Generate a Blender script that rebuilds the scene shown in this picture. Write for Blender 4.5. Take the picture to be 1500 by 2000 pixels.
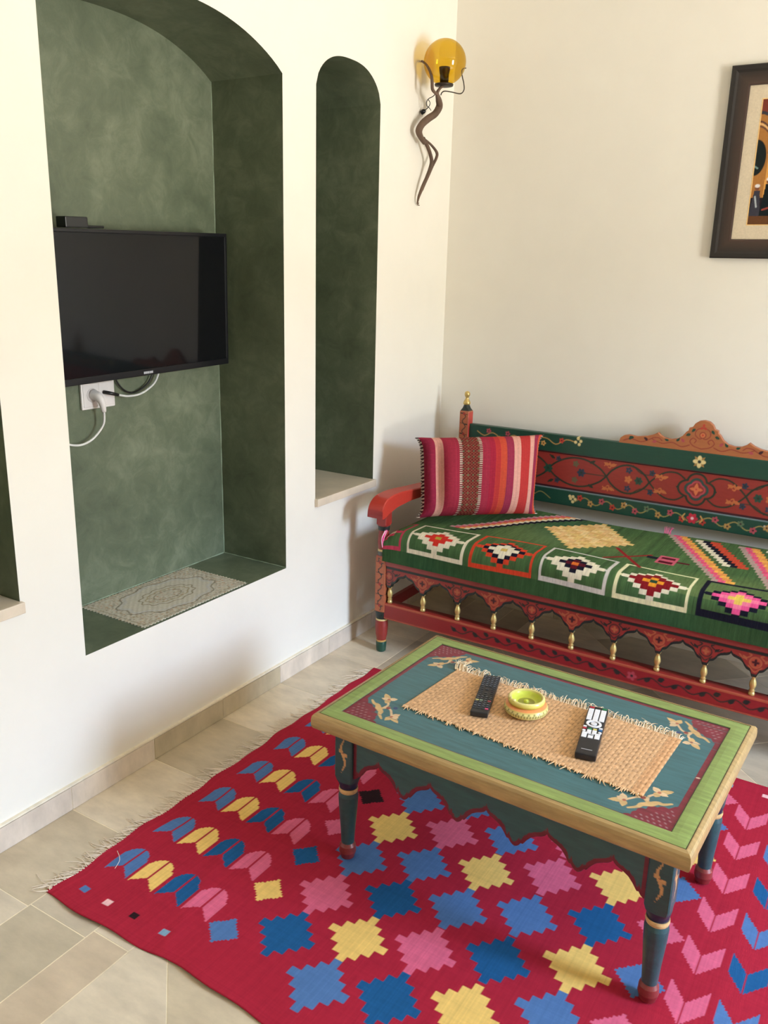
import bpy, bmesh, math, random
import numpy as np
from mathutils import Vector, Matrix
from mathutils.geometry import tessellate_polygon

for o in list(bpy.data.objects):
    bpy.data.objects.remove(o)
scene = bpy.context.scene
COL = scene.collection
PI = math.pi

# ------------------------------------------------------------------ camera
cam_d = bpy.data.cameras.new('camera')
cam = bpy.data.objects.new('camera', cam_d)
COL.objects.link(cam)
CAM_P = (1.85546, -3.49267, 1.5)
yaw, pitch, roll, FPX = 0.5513, -0.2757, 0.0248, 1682.2
d = Vector((-math.sin(yaw) * math.cos(pitch), math.cos(yaw) * math.cos(pitch), math.sin(pitch)))
r = Vector((math.cos(yaw), math.sin(yaw), 0))
u = r.cross(d)
R = r * math.cos(roll) + u * math.sin(roll)
U = -r * math.sin(roll) + u * math.cos(roll)
cam.matrix_world = Matrix(((R.x, U.x, -d.x, CAM_P[0]), (R.y, U.y, -d.y, CAM_P[1]), (R.z, U.z, -d.z, CAM_P[2]), (0, 0, 0, 1)))
cam_d.sensor_fit = 'VERTICAL'
cam_d.sensor_height = 36
cam_d.lens = FPX / 2000 * 36
cam_d.clip_start = 0.05
scene.camera = cam

# ------------------------------------------------------------------ world: daylight outside the open window on the right
world = bpy.data.worlds.new('world')
scene.world = world
world.use_nodes = True
wn, wl = world.node_tree.nodes, world.node_tree.links
wn.clear()
w_out = wn.new('ShaderNodeOutputWorld'); w_bg = wn.new('ShaderNodeBackground')
w_tc = wn.new('ShaderNodeTexCoord'); w_sep = wn.new('ShaderNodeSeparateXYZ'); w_rmp = wn.new('ShaderNodeValToRGB')
w_map = wn.new('ShaderNodeMapRange')
wl.new(w_tc.outputs['Generated'], w_sep.inputs[0])
wl.new(w_sep.outputs['Z'], w_map.inputs['Value'])
w_map.inputs['From Min'].default_value = -0.5; w_map.inputs['From Max'].default_value = 0.5
wl.new(w_map.outputs[0], w_rmp.inputs[0])
e = w_rmp.color_ramp.elements
e[0].position = 0.0; e[0].color = (0.74, 0.70, 0.62, 1)
e[1].position = 1.0; e[1].color = (0.60, 0.84, 1.25, 1)
for p_, c_ in ((0.44, (0.84, 0.81, 0.75, 1)), (0.485, (0.80, 0.78, 0.73, 1)), (0.50, (0.26, 0.27, 0.24, 1)), (0.675, (0.28, 0.30, 0.28, 1)), (0.705, (0.90, 1.10, 1.36, 1)), (0.80, (0.82, 1.06, 1.42, 1))):
    k = e.new(p_); k.color = c_
wl.new(w_rmp.outputs[0], w_bg.inputs[0])
w_bg.inputs[1].default_value = 54.0
wl.new(w_bg.outputs[0], w_out.inputs[0])

WIN_Y0, WIN_Y1, WIN_Z0, WIN_Z1, WALL_R = -2.02, -1.18, 0.50, 2.38, 4.6
pd = bpy.data.lights.new('window_portal', 'AREA')
pd.shape = 'RECTANGLE'; pd.size = WIN_Y1 - WIN_Y0; pd.size_y = WIN_Z1 - WIN_Z0
pd.cycles.is_portal = True
po = bpy.data.objects.new('window_portal', pd); COL.objects.link(po)
po.location = (WALL_R + 0.04, (WIN_Y0 + WIN_Y1) / 2, (WIN_Z0 + WIN_Z1) / 2)
po.rotation_euler = (PI / 2, 0, PI / 2)

scene.view_settings.view_transform = 'Standard'
scene.view_settings.look = 'None'
scene.view_settings.gamma = 1
scene.view_settings.use_curve_mapping = False
scene.view_settings.exposure = 0.0
scene.cycles.use_denoising = True
scene.cycles.max_bounces = 12
scene.cycles.diffuse_bounces = 7
scene.cycles.glossy_bounces = 4
scene.cycles.transmission_bounces = 8
scene.cycles.caustics_reflective = False
scene.cycles.caustics_refractive = False
scene.cycles.sample_clamp_indirect = 8

# ------------------------------------------------------------------ helpers
def s2l(c):
    c = np.asarray(c, float) / 255.0
    return np.where(c <= 0.04045, c / 12.92, ((c + 0.055) / 1.055) ** 2.4)

def C3(*c):
    return s2l(c)

def tag(o, label=None, cat=None, group=None, kind=None):
    if label: o['label'] = label
    if cat: o['category'] = cat
    if group: o['group'] = group
    if kind: o['kind'] = kind
    return o

def empty(name, loc, rz=0.0):
    o = bpy.data.objects.new(name, None); COL.objects.link(o)
    o.location = loc; o.rotation_euler = (0, 0, rz)
    o.empty_display_size = 0.05
    return o

def obj(name, V, F, mat, parent=None, org=None, cols=None, smooth=False, mats=None, midx=None):
    """V (n,3) array, F list of tuples or (m,4) array; linked as ONE mesh object."""
    V = np.asarray(V, float)
    if org is None:
        org = np.zeros(3)
    V = V - np.asarray(org, float)
    me = bpy.data.meshes.new(name)
    if isinstance(F, np.ndarray):
        n = len(F)
        me.vertices.add(len(V)); me.vertices.foreach_set('co', V.astype(np.float32).ravel())
        me.loops.add(n * 4); me.loops.foreach_set('vertex_index', F.astype(np.int32).ravel())
        me.polygons.add(n); me.polygons.foreach_set('loop_start', np.arange(0, n * 4, 4, dtype=np.int32))
        me.polygons.foreach_set('loop_total', np.full(n, 4, dtype=np.int32))
        me.update(calc_edges=True)
    else:
        me.from_pydata([tuple(v) for v in V], [], [tuple(int(i) for i in f) for f in F])
    me.validate()
    if smooth:
        me.polygons.foreach_set('use_smooth', np.ones(len(me.polygons), dtype=bool))
    if cols is not None:
        a = me.color_attributes.new('Col', 'FLOAT_COLOR', 'POINT')
        c4 = np.ones((len(V), 4), np.float32); c4[:, :3] = cols
        a.data.foreach_set('color', c4.ravel())
    for m in (mats or [mat]):
        me.materials.append(m)
    if midx is not None:
        me.polygons.foreach_set('material_index', np.asarray(midx, dtype=np.int32))
    o = bpy.data.objects.new(name, me); COL.objects.link(o)
    if parent is not None:
        o.parent = parent
    else:
        o.location = org
    return o

class MB:
    """collects pieces of one mesh"""
    def __init__(s): s.V = []; s.F = []; s.Cc = []; s.n = 0
    def add(s, V, F, col=(0.5, 0.5, 0.5)):
        V = np.asarray(V, float)
        s.V.append(V); s.F += [tuple(int(i) + s.n for i in f) for f in F]
        c = np.asarray(col, float)
        s.Cc.append(np.broadcast_to(c, (len(V), 3)) if c.ndim == 1 else c)
        s.n += len(V)
        return s
    def box(s, x0, x1, y0, y1, z0, z1, col=(0.5, 0.5, 0.5), b=0.0):
        if b <= 0:
            V = [(x, y, z) for z in (z0, z1) for y in (y0, y1) for x in (x0, x1)]
            F = [(0, 2, 3, 1), (4, 5, 7, 6), (0, 1, 5, 4), (2, 6, 7, 3), (0, 4, 6, 2), (1, 3, 7, 5)]
            return s.add(V, F, col)
        bm = bmesh.new()
        bmesh.ops.create_cube(bm, size=1)
        for v in bm.verts:
            v.co = Vector(((x0 + x1) / 2 + v.co.x * (x1 - x0), (y0 + y1) / 2 + v.co.y * (y1 - y0), (z0 + z1) / 2 + v.co.z * (z1 - z0)))
        bmesh.ops.bevel(bm, geom=list(bm.edges), offset=b, segments=2, profile=0.6, affect='EDGES')
        bm.verts.index_update()
        V = [tuple(v.co) for v in bm.verts]; F = [tuple(v.index for v in f.verts) for f in bm.faces]
        bm.free()
        return s.add(V, F, col)
    def tube(s, pts, rad, col=(0.5, 0.5, 0.5), seg=8, sub=4, flat=1.0):
        P = catmull(pts, sub) if sub > 1 else np.asarray(pts, float)
        if np.ndim(rad) == 0:
            Rr = np.full(len(P), rad)
        else:
            Rr = np.interp(np.linspace(0, 1, len(P)), np.linspace(0, 1, len(rad)), rad)
        V, F = sweep(P, Rr, seg, flat)
        return s.add(V, F, col)
    def lathe(s, prof, cx, cy, col=None, seg=24):
        """prof rows: (r, z[, colour])"""
        V = []; cc = []
        for row in prof:
            c = row[2] if len(row) > 2 else col
            for k in range(seg):
                a = 2 * PI * k / seg
                V.append((cx + row[0] * math.cos(a), cy + row[0] * math.sin(a), row[1])); cc.append(c)
        F = [(i * seg + k, i * seg + (k + 1) % seg, (i + 1) * seg + (k + 1) % seg, (i + 1) * seg + k) for i in range(len(prof) - 1) for k in range(seg)]
        F.append(tuple(range(seg - 1, -1, -1))); m = (len(prof) - 1) * seg
        F.append(tuple(range(m, m + seg)))
        return s.add(V, F, np.array(cc, float))
    def build(s, name, mat, parent=None, org=None, smooth=False):
        return obj(name, np.concatenate(s.V), s.F, mat, parent, org, np.concatenate(s.Cc), smooth)

def catmull(pts, sub=6, closed=False):
    P = np.asarray(pts, float); n = len(P); out = []
    rng = range(n if closed else n - 1)
    for i in rng:
        if closed:
            p0, p1, p2, p3 = P[(i - 1) % n], P[i], P[(i + 1) % n], P[(i + 2) % n]
        else:
            p0, p1, p2, p3 = P[max(i - 1, 0)], P[i], P[i + 1], P[min(i + 2, n - 1)]
        for k in range(sub):
            t = k / sub
            out.append(0.5 * ((2 * p1) + (-p0 + p2) * t + (2 * p0 - 5 * p1 + 4 * p2 - p3) * t * t + (-p0 + 3 * p1 - 3 * p2 + p3) * t ** 3))
    if not closed:
        out.append(P[-1])
    return np.array(out)

def sweep(P, Rr, seg=8, flat=1.0):
    n = len(P); T = np.gradient(P, axis=0)
    T /= np.linalg.norm(T, axis=1)[:, None] + 1e-12
    up = np.array([0, 0, 1.0]) if abs(T[0][2]) < 0.9 else np.array([1.0, 0, 0])
    N = np.cross(T[0], up); N /= np.linalg.norm(N)
    V = []
    for i in range(n):
        N = N - T[i] * np.dot(N, T[i]); N /= np.linalg.norm(N) + 1e-12
        B = np.cross(T[i], N)
        for k in range(seg):
            a = 2 * PI * k / seg
            V.append(P[i] + Rr[i] * (math.cos(a) * N + flat * math.sin(a) * B))
    F = [(i * seg + k, i * seg + (k + 1) % seg, (i + 1) * seg + (k + 1) % seg, (i + 1) * seg + k) for i in range(n - 1) for k in range(seg)]
    F.append(tuple(range(seg - 1, -1, -1))); m = (n - 1) * seg
    F.append(tuple(range(m, m + seg)))
    return np.array(V), F

def grid_faces(n, m, wrap=False):
    """quads for an n x m vertex grid (index i*m+j); wrap closes j"""
    i, j = np.meshgrid(np.arange(n - 1), np.arange(m if wrap else m - 1), indexing='ij')
    j2 = (j + 1) % m
    return np.stack([i * m + j, (i + 1) * m + j, (i + 1) * m + j2, i * m + j2], -1).reshape(-1, 4)

class Cv:
    """a painter's canvas over a rectangle of a surface, in metres"""
    def __init__(s, x0, x1, y0, y1, res, base):
        s.x0, s.y0, s.res = x0, y0, res
        s.nx = int(round((x1 - x0) / res)) + 1; s.ny = int(round((y1 - y0) / res)) + 1
        s.A = np.empty((s.nx, s.ny, 3)); s.A[:] = base
        s.X = x0 + np.arange(s.nx) * res; s.Y = y0 + np.arange(s.ny) * res
    def win(s, xa, xb, ya, yb):
        i0 = max(int((xa - s.x0) / s.res) - 1, 0); i1 = min(int((xb - s.x0) / s.res) + 3, s.nx)
        j0 = max(int((ya - s.y0) / s.res) - 1, 0); j1 = min(int((yb - s.y0) / s.res) + 3, s.ny)
        if i1 <= i0 or j1 <= j0: return None
        X, Y = np.meshgrid(s.X[i0:i1], s.Y[j0:j1], indexing='ij')
        return (slice(i0, i1), slice(j0, j1)), X, Y
    def mix(s, w, a, col):
        a = a[..., None]
        s.A[w] = s.A[w] * (1 - a) + np.asarray(col) * a
    def rect(s, xa, xb, ya, yb, col):
        q = s.win(xa, xb, ya, yb)
        if q is None: return
        w, X, Y = q
        s.mix(w, ((X >= xa) & (X < xb) & (Y >= ya) & (Y < yb)).astype(float), col)
    def poly(s, pts, col):
        P = np.asarray(pts, float)
        q = s.win(P[:, 0].min(), P[:, 0].max(), P[:, 1].min(), P[:, 1].max())
        if q is None: return
        w, X, Y = q; ins = np.zeros(X.shape, bool); n = len(P)
        for i in range(n):
            xa, ya = P[i]; xb, yb = P[(i + 1) % n]
            c = ((ya > Y) != (yb > Y))
            with np.errstate(divide='ignore', invalid='ignore'):
                xi = (xb - xa) * (Y - ya) / (yb - ya) + xa
            ins ^= c & (X < xi)
        s.mix(w, ins.astype(float), col)
    def line(s, pts, wd, col, sub=0, closed=False, taper=False):
        P = catmull(pts, sub, closed) if sub else np.asarray(pts, float)
        if closed: P = np.vstack([P, P[:1]])
        h = wd / 2
        n = len(P) - 1
        for i in range(n):
            (xa, ya), (xb, yb) = P[i], P[i + 1]
            hh = h * (1 - 0.7 * i / n) if taper else h
            q = s.win(min(xa, xb) - h, max(xa, xb) + h, min(ya, yb) - h, max(ya, yb) + h)
            if q is None: continue
            w, X, Y = q
            dx, dy = xb - xa, yb - ya; L2 = dx * dx + dy * dy + 1e-12
            t = np.clip(((X - xa) * dx + (Y - ya) * dy) / L2, 0, 1)
            D = np.hypot(X - xa - t * dx, Y - ya - t * dy)
            s.mix(w, np.clip((hh - D) / s.res + 0.5, 0, 1), col)
    def dot(s, x, y, rx, col, ry=None, ang=0.0):
        ry = rx if ry is None else ry; m = max(rx, ry)
        q = s.win(x - m, x + m, y - m, y + m)
        if q is None: return
        w, X, Y = q; c, sn = math.cos(ang), math.sin(ang)
        a = ((X - x) * c + (Y - y) * sn) / rx; b = (-(X - x) * sn + (Y - y) * c) / ry
        D = (1 - np.hypot(a, b)) * min(rx, ry)
        s.mix(w, np.clip(D / s.res + 0.5, 0, 1), col)
    def leaf(s, x, y, L, wd, ang, col):
        """pointed leaf starting at x,y"""
        t = np.linspace(0, 1, 9); h = wd * np.sin(PI * t ** 0.8)
        P = [(a * L, b / 2) for a, b in zip(t, h)] + [(a * L, -b / 2) for a, b in zip(t[::-1], h[::-1])]
        c, sn = math.cos(ang), math.sin(ang)
        s.poly([(x + a * c - b * sn, y + a * sn + b * c) for a, b in P], col)
    def flower(s, x, y, rr, n, col, cc=None, a0=0.0):
        for k in range(n):
            a = a0 + 2 * PI * k / n
            s.dot(x + rr * 0.6 * math.cos(a), y + rr * 0.6 * math.sin(a), rr * 0.5, col, rr * 0.36, a)
        if cc is not None: s.dot(x, y, rr * 0.3, cc)
    def at(s, X, Y):
        i = np.clip((np.asarray(X) - s.x0) / s.res, 0, s.nx - 1.001); j = np.clip((np.asarray(Y) - s.y0) / s.res, 0, s.ny - 1.001)
        i0 = i.astype(int); j0 = j.astype(int); fi = (i - i0)[..., None]; fj = (j - j0)[..., None]
        A = s.A
        return (A[i0, j0] * (1 - fi) * (1 - fj) + A[i0 + 1, j0] * fi * (1 - fj) + A[i0, j0 + 1] * (1 - fi) * fj + A[i0 + 1, j0 + 1] * fi * fj)

def panel(name, xs, zb, zt, yf, yb, cv, mat, parent, org, edge=None, nz=None, bev=0.002, res=0.002):
    """solid board across x with painted front; zb, zt arrays give its lower and upper outline"""
    xs = np.asarray(xs); n = len(xs)
    zb = np.broadcast_to(zb, xs.shape).astype(float); zt = np.broadcast_to(zt, xs.shape).astype(float)
    nz = nz or max(3, int((zt - zb).max() / res))
    t = np.linspace(0, 1, nz)
    Z = zb[:, None] + (zt - zb)[:, None] * t[None]
    X = np.repeat(xs[:, None], nz, 1); Y = np.full(X.shape, yf)
    Cc = cv.at(X, Z)
    ec = Cc[:, -1] if edge is None else np.broadcast_to(edge, (n, 3))
    eb = Cc[:, 0] if edge is None else np.broadcast_to(edge, (n, 3))
    s = 1 if yb > yf else -1
    X = np.concatenate([X, xs[:, None], xs[:, None], xs[:, None], xs[:, None]], 1)
    zi = np.concatenate([Z, zt[:, None] + bev, zt[:, None] + bev, zb[:, None] - bev, zb[:, None] - bev], 1)
    Y = np.concatenate([Y, np.full((n, 1), yf + s * bev), np.full((n, 1), yb), np.full((n, 1), yb), np.full((n, 1), yf + s * bev)], 1)
    Cc = np.concatenate([Cc, ec[:, None], ec[:, None], eb[:, None], eb[:, None]], 1)
    m = nz + 4
    V = np.stack([X, Y, zi], -1).reshape(-1, 3)
    F = grid_faces(n, m, True)
    if s < 0: F = F[:, ::-1]
    # end caps as strips of quads
    caps = []
    for base, flip in ((0, False), ((n - 1) * m, True)):
        lo = m - 1
        for k in range(nz - 1):
            pass
        loop = list(range(base, base + m))
        # fan of quads between front column and back edge
        bt, bb = base + nz + 1, base + nz + 2
        mid = nz // 2
        q = [(loop[0], loop[mid], bt, bb), (loop[mid], loop[nz - 1], loop[nz], bt), (loop[m - 1], loop[0], bb, bb)]
        caps += [(loop[0], loop[mid], bt, bb), (loop[mid], loop[nz - 1], loop[nz], bt)]
    F = np.vstack([F, np.array(caps)])
    return obj(name, V, F, mat, parent, org, Cc.reshape(-1, 3), False)

def turned(prof, cx, cy, cols_fn=None, seg=48, dz=0.003):
    """prof rows (z, r, sq, colour): sq 0 round .. 1 square section; returns V,F,C with fine rings"""
    Z = []; Rr = []; Q = []; Cc = []
    for a, b in zip(prof[:-1], prof[1:]):
        k = max(1, int(abs(b[0] - a[0]) / dz))
        for i in range(k):
            t = i / k
            Z.append(a[0] + (b[0] - a[0]) * t); Rr.append(a[1] + (b[1] - a[1]) * t)
            Q.append(a[2] + (b[2] - a[2]) * t); Cc.append(np.asarray(a[3]) if t < 0.999 else np.asarray(b[3]))
    l = prof[-1]; Z.append(l[0]); Rr.append(l[1]); Q.append(l[2]); Cc.append(np.asarray(l[3]))
    Z, Rr, Q, Cc = map(np.array, (Z, Rr, Q, Cc))
    th = np.linspace(0, 2 * PI, seg, endpoint=False) + PI / seg
    sqr = np.minimum(1 / np.maximum(np.abs(np.cos(th)), np.abs(np.sin(th))), 1.34)
    rad = Rr[:, None] * (1 + (sqr[None] - 1) * Q[:, None])
    X = rad * np.cos(th); Y = rad * np.sin(th); ZZ = np.repeat(Z[:, None], seg, 1)
    CC = np.repeat(Cc[:, None], seg, 1).copy()
    if cols_fn: CC = cols_fn(X, Y, ZZ, CC, Q[:, None] + 0 * X)
    V = np.stack([X + cx, Y + cy, ZZ], -1).reshape(-1, 3)
    F = [tuple(f) for f in grid_faces(len(Z), seg, True)[:, ::-1]]
    F.append(tuple(range(seg - 1, -1, -1))); m = (len(Z) - 1) * seg; F.append(tuple(range(m, m + seg)))
    return V, F, CC.reshape(-1, 3)

def dup(root, loc, rz=None):
    c = root.copy(); COL.objects.link(c); c.location = loc
    if rz is not None: c.rotation_euler = (0, 0, rz)
    for ch in list(root.children):
        k = ch.copy(); COL.objects.link(k); k.parent = c
    return c

# ------------------------------------------------------------------ materials
def mat_new(name):
    m = bpy.data.materials.new(name); m.use_nodes = True
    nt = m.node_tree; b = nt.nodes['Principled BSDF']
    return m, nt, b

def noise(nt, scale, detail=4, rough=0.6, coord=None, stretch=None):
    tc = nt.nodes.new('ShaderNodeTexCoord'); n = nt.nodes.new('ShaderNodeTexNoise')
    n.inputs['Scale'].default_value = scale; n.inputs['Detail'].default_value = detail; n.inputs['Roughness'].default_value = rough
    src = tc.outputs['Object']
    if stretch:
        mp = nt.nodes.new('ShaderNodeMapping'); mp.inputs['Scale'].default_value = stretch
        nt.links.new(src, mp.inputs[0]); src = mp.outputs[0]
    nt.links.new(src, n.inputs['Vector'])
    return n

def bump(nt, b, src, strength, dist=0.002):
    bp = nt.nodes.new('ShaderNodeBump'); bp.inputs['Strength'].default_value = strength; bp.inputs['Distance'].default_value = dist
    nt.links.new(src, bp.inputs['Height']); nt.links.new(bp.outputs[0], b.inputs['Normal'])
    return bp

def ramp(nt, src, stops):
    r_ = nt.nodes.new('ShaderNodeValToRGB'); e = r_.color_ramp.elements
    e[0].position, e[0].color = stops[0][0], (*stops[0][1], 1)
    e[1].position, e[1].color = stops[-1][0], (*stops[-1][1], 1)
    for p, c in stops[1:-1]:
        k = e.new(p); k.color = (*c, 1)
    nt.links.new(src, r_.inputs[0])
    return r_

def attr_mat(name, rough, var=0.12, nscale=40, bstr=0.15, bscale=300, spec=0.5, stretch=None, bdist=0.001, sheen=0, coat=0, weave=None):
    m, nt, b = mat_new(name)
    at = nt.nodes.new('ShaderNodeAttribute'); at.attribute_name = 'Col'
    n = noise(nt, nscale, 5, 0.65, stretch=stretch)
    rp = ramp(nt, n.outputs['Fac'], [(0.3, (1 - var,) * 3), (0.7, (1 + var * 0.6,) * 3)])
    mx = nt.nodes.new('ShaderNodeMix'); mx.data_type = 'RGBA'; mx.blend_type = 'MULTIPLY'; mx.inputs['Factor'].default_value = 1
    nt.links.new(at.outputs['Color'], mx.inputs['A']); nt.links.new(rp.outputs[0], mx.inputs['B'])
    nt.links.new(mx.outputs['Result'], b.inputs['Base Color'])
    b.inputs['Roughness'].default_value = rough; b.inputs['Specular IOR Level'].default_value = spec
    b.inputs['Sheen Weight'].default_value = sheen
    b.inputs['Coat Weight'].default_value = coat; b.inputs['Coat Roughness'].default_value = 0.2
    if weave:
        tc = nt.nodes.new('ShaderNodeTexCoord'); w1 = nt.nodes.new('ShaderNodeTexWave'); w1.bands_direction = weave[0]
        w1.inputs['Scale'].default_value = weave[1]; w1.inputs['Distortion'].default_value = 0.6; w1.inputs['Detail'].default_value = 2
        nt.links.new(tc.outputs['Object'], w1.inputs[0]); bump(nt, b, w1.outputs['Fac'], bstr, bdist)
    elif bstr:
        n2 = noise(nt, bscale, 3, 0.6, stretch=stretch); bump(nt, b, n2.outputs['Fac'], bstr, bdist)
    return m

def flat_mat(name, col, rough=0.5, metal=0.0, spec=0.5, var=0.08, nscale=25, bstr=0.1, bscale=200, coat=0, stretch=None):
    m, nt, b = mat_new(name)
    n = noise(nt, nscale, 5, 0.6, stretch=stretch)
    c = np.asarray(col)
    rp = ramp(nt, n.outputs['Fac'], [(0.3, tuple(c * (1 - var))), (0.7, tuple(np.minimum(c * (1 + var), 1)))])
    nt.links.new(rp.outputs[0], b.inputs['Base Color'])
    b.inputs['Roughness'].default_value = rough; b.inputs['Metallic'].default_value = metal; b.inputs['Specular IOR Level'].default_value = spec
    b.inputs['Coat Weight'].default_value = coat
    if bstr:
        n2 = noise(nt, bscale, 3, 0.6); bump(nt, b, n2.outputs['Fac'], bstr, 0.001)
    return m

WALLC = (0.80, 0.772, 0.70)
M_wall = flat_mat('cream_wall_paint', WALLC, 0.75, var=0.015, nscale=6, bstr=0.25, bscale=60, spec=0.25)
M_ceil = flat_mat('ceiling_paint', (0.80, 0.77, 0.70), 0.9, var=0.02, nscale=3, bstr=0.1)
def tadelakt():
    m, nt, b = mat_new('green_tadelakt')
    n1 = noise(nt, 3.2, 8, 0.62); n1.inputs['Distortion'].default_value = 0.5
    n2 = noise(nt, 14, 6, 0.7); n2.inputs['Distortion'].default_value = 0.7
    mt = nt.nodes.new('ShaderNodeMath'); mt.operation = 'MULTIPLY_ADD'; mt.inputs[1].default_value = 0.45
    nt.links.new(n2.outputs['Fac'], mt.inputs[0])
    m3 = nt.nodes.new('ShaderNodeMath'); m3.operation = 'MULTIPLY'; m3.inputs[1].default_value = 0.6
    nt.links.new(n1.outputs['Fac'], m3.inputs[0]); nt.links.new(m3.outputs[0], mt.inputs[2])
    rp = ramp(nt, mt.outputs[0], [(0.36, tuple(C3(80, 90, 72))), (0.52, tuple(C3(99, 109, 88))), (0.68, tuple(C3(124, 132, 110)))])
    nt.links.new(rp.outputs[0], b.inputs['Base Color'])
    b.inputs['Roughness'].default_value = 0.42; b.inputs['Specular IOR Level'].default_value = 0.45
    bump(nt, b, n2.outputs['Fac'], 0.25, 0.004)
    return m
M_green = tadelakt()
M_paint = attr_mat('painted_wood', 0.42, var=0.10, nscale=30, bstr=0.25, bscale=120, stretch=(1, 4, 4), coat=0.15)
M_tabl = attr_mat('table_paint', 0.40, var=0.26, nscale=11, bstr=0.22, bscale=60, stretch=(1, 9, 6), coat=0.12)
M_rug = attr_mat('kilim_rug', 0.95, var=0.07, nscale=60, bstr=0.25, bdist=0.001, spec=0.1, weave=('X', 130), sheen=0.0)
M_pad = attr_mat('kilim_cushion', 0.92, var=0.22, nscale=26, bstr=0.5, bdist=0.0015, spec=0.1, weave=('X', 90), stretch=(6, 1, 1))
M_pil = attr_mat('woven_pillow', 0.95, var=0.10, nscale=120, bstr=0.6, bdist=0.0015, spec=0.08, weave=('Z', 110))
M_tile = attr_mat('travertine', 0.33, var=0.20, nscale=6, bstr=0.06, bscale=40, spec=0.45, stretch=(1, 2.2, 1))
M_attr = attr_mat('painted_small', 0.45, var=0.05, nscale=60, bstr=0.1, bscale=200)
M_gloss = attr_mat('glazed_ceramic', 0.28, var=0.06, nscale=80, bstr=0.1, bscale=250, coat=0.25)
M_plastic = attr_mat('plastic', 0.4, var=0.03, nscale=60, bstr=0.05, bscale=400)
M_straw = attr_mat('straw_weave', 0.85, var=0.22, nscale=90, bstr=0.3, bscale=500, spec=0.15)
M_lace = attr_mat('lace_cloth', 0.9, var=0.1, nscale=150, bstr=0.3, bscale=500, spec=0.1)
M_gold = flat_mat('gold_paint', C3(205, 178, 110), 0.3, metal=0.55, var=0.08, nscale=60)
M_wood_brn = flat_mat('weathered_branch', C3(96, 76, 62), 0.75, var=0.3, nscale=18, bstr=0.8, bscale=60, stretch=(1, 1, 0.25))
M_iron = flat_mat('dark_iron', C3(60, 52, 46), 0.5, metal=0.6, var=0.2)
M_fringe = flat_mat('cotton_fringe', C3(228, 214, 196), 0.95, var=0.08, bstr=0)
M_black = flat_mat('black_plastic', (0.006, 0.0065, 0.009), 0.28, var=0.05, bstr=0.0, spec=0.4)
M_stone = flat_mat('sill_stone', C3(214, 200, 180), 0.35, var=0.10, nscale=9, bstr=0.08)
M_grout = flat_mat('floor_grout', C3(214, 200, 170), 0.9, var=0.05)
M_white = flat_mat('white_plastic', C3(235, 232, 230), 0.35, var=0.02, bstr=0)
M_doorwood = flat_mat('door_frame_paint', C3(225, 222, 212), 0.5, var=0.03)
def screen_mat():
    m, nt, b = mat_new('tv_screen')
    n = noise(nt, 4, 2)
    rp = ramp(nt, n.outputs['Fac'], [(0, (0.004, 0.0045, 0.006)), (1, (0.005, 0.0055, 0.007))])
    nt.links.new(rp.outputs[0], b.inputs['Base Color'])
    b.inputs['Roughness'].default_value = 0.05; b.inputs['Specular IOR Level'].default_value = 0.3
    return m
M_screen = screen_mat()
def amber():
    # thin tinted glass: a coloured transparent wall with a clear reflecting surface
    m, nt, b = mat_new('amber_glass')
    n = noise(nt, 9, 2)
    rp = ramp(nt, n.outputs['Fac'], [(0.2, (0.80, 0.61, 0.12)), (0.8, (0.85, 0.67, 0.16))])
    tr_ = nt.nodes.new('ShaderNodeBsdfTransparent'); gl = nt.nodes.new('ShaderNodeBsdfGlossy'); mx = nt.nodes.new('ShaderNodeMixShader'); lw = nt.nodes.new('ShaderNodeLayerWeight'); pw = nt.nodes.new('ShaderNodeMath'); fr_ = nt.nodes.new('ShaderNodeMath')
    gl.inputs['Roughness'].default_value = 0.03; lw.inputs['Blend'].default_value = 0.5; pw.operation = 'POWER'; pw.inputs[1].default_value = 4.0; fr_.operation = 'MULTIPLY_ADD'; fr_.inputs[1].default_value = 0.5; fr_.inputs[2].default_value = 0.045
    nt.links.new(lw.outputs['Facing'], pw.inputs[0]); nt.links.new(pw.outputs[0], fr_.inputs[0])
    nt.links.new(rp.outputs[0], tr_.inputs[0]); nt.links.new(fr_.outputs[0], mx.inputs[0]); nt.links.new(tr_.outputs[0], mx.inputs[1]); nt.links.new(gl.outputs[0], mx.inputs[2])
    nt.nodes.remove(b)
    nt.links.new(mx.outputs[0], nt.nodes['Material Output'].inputs['Surface'])
    return m
M_amber = amber()
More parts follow.
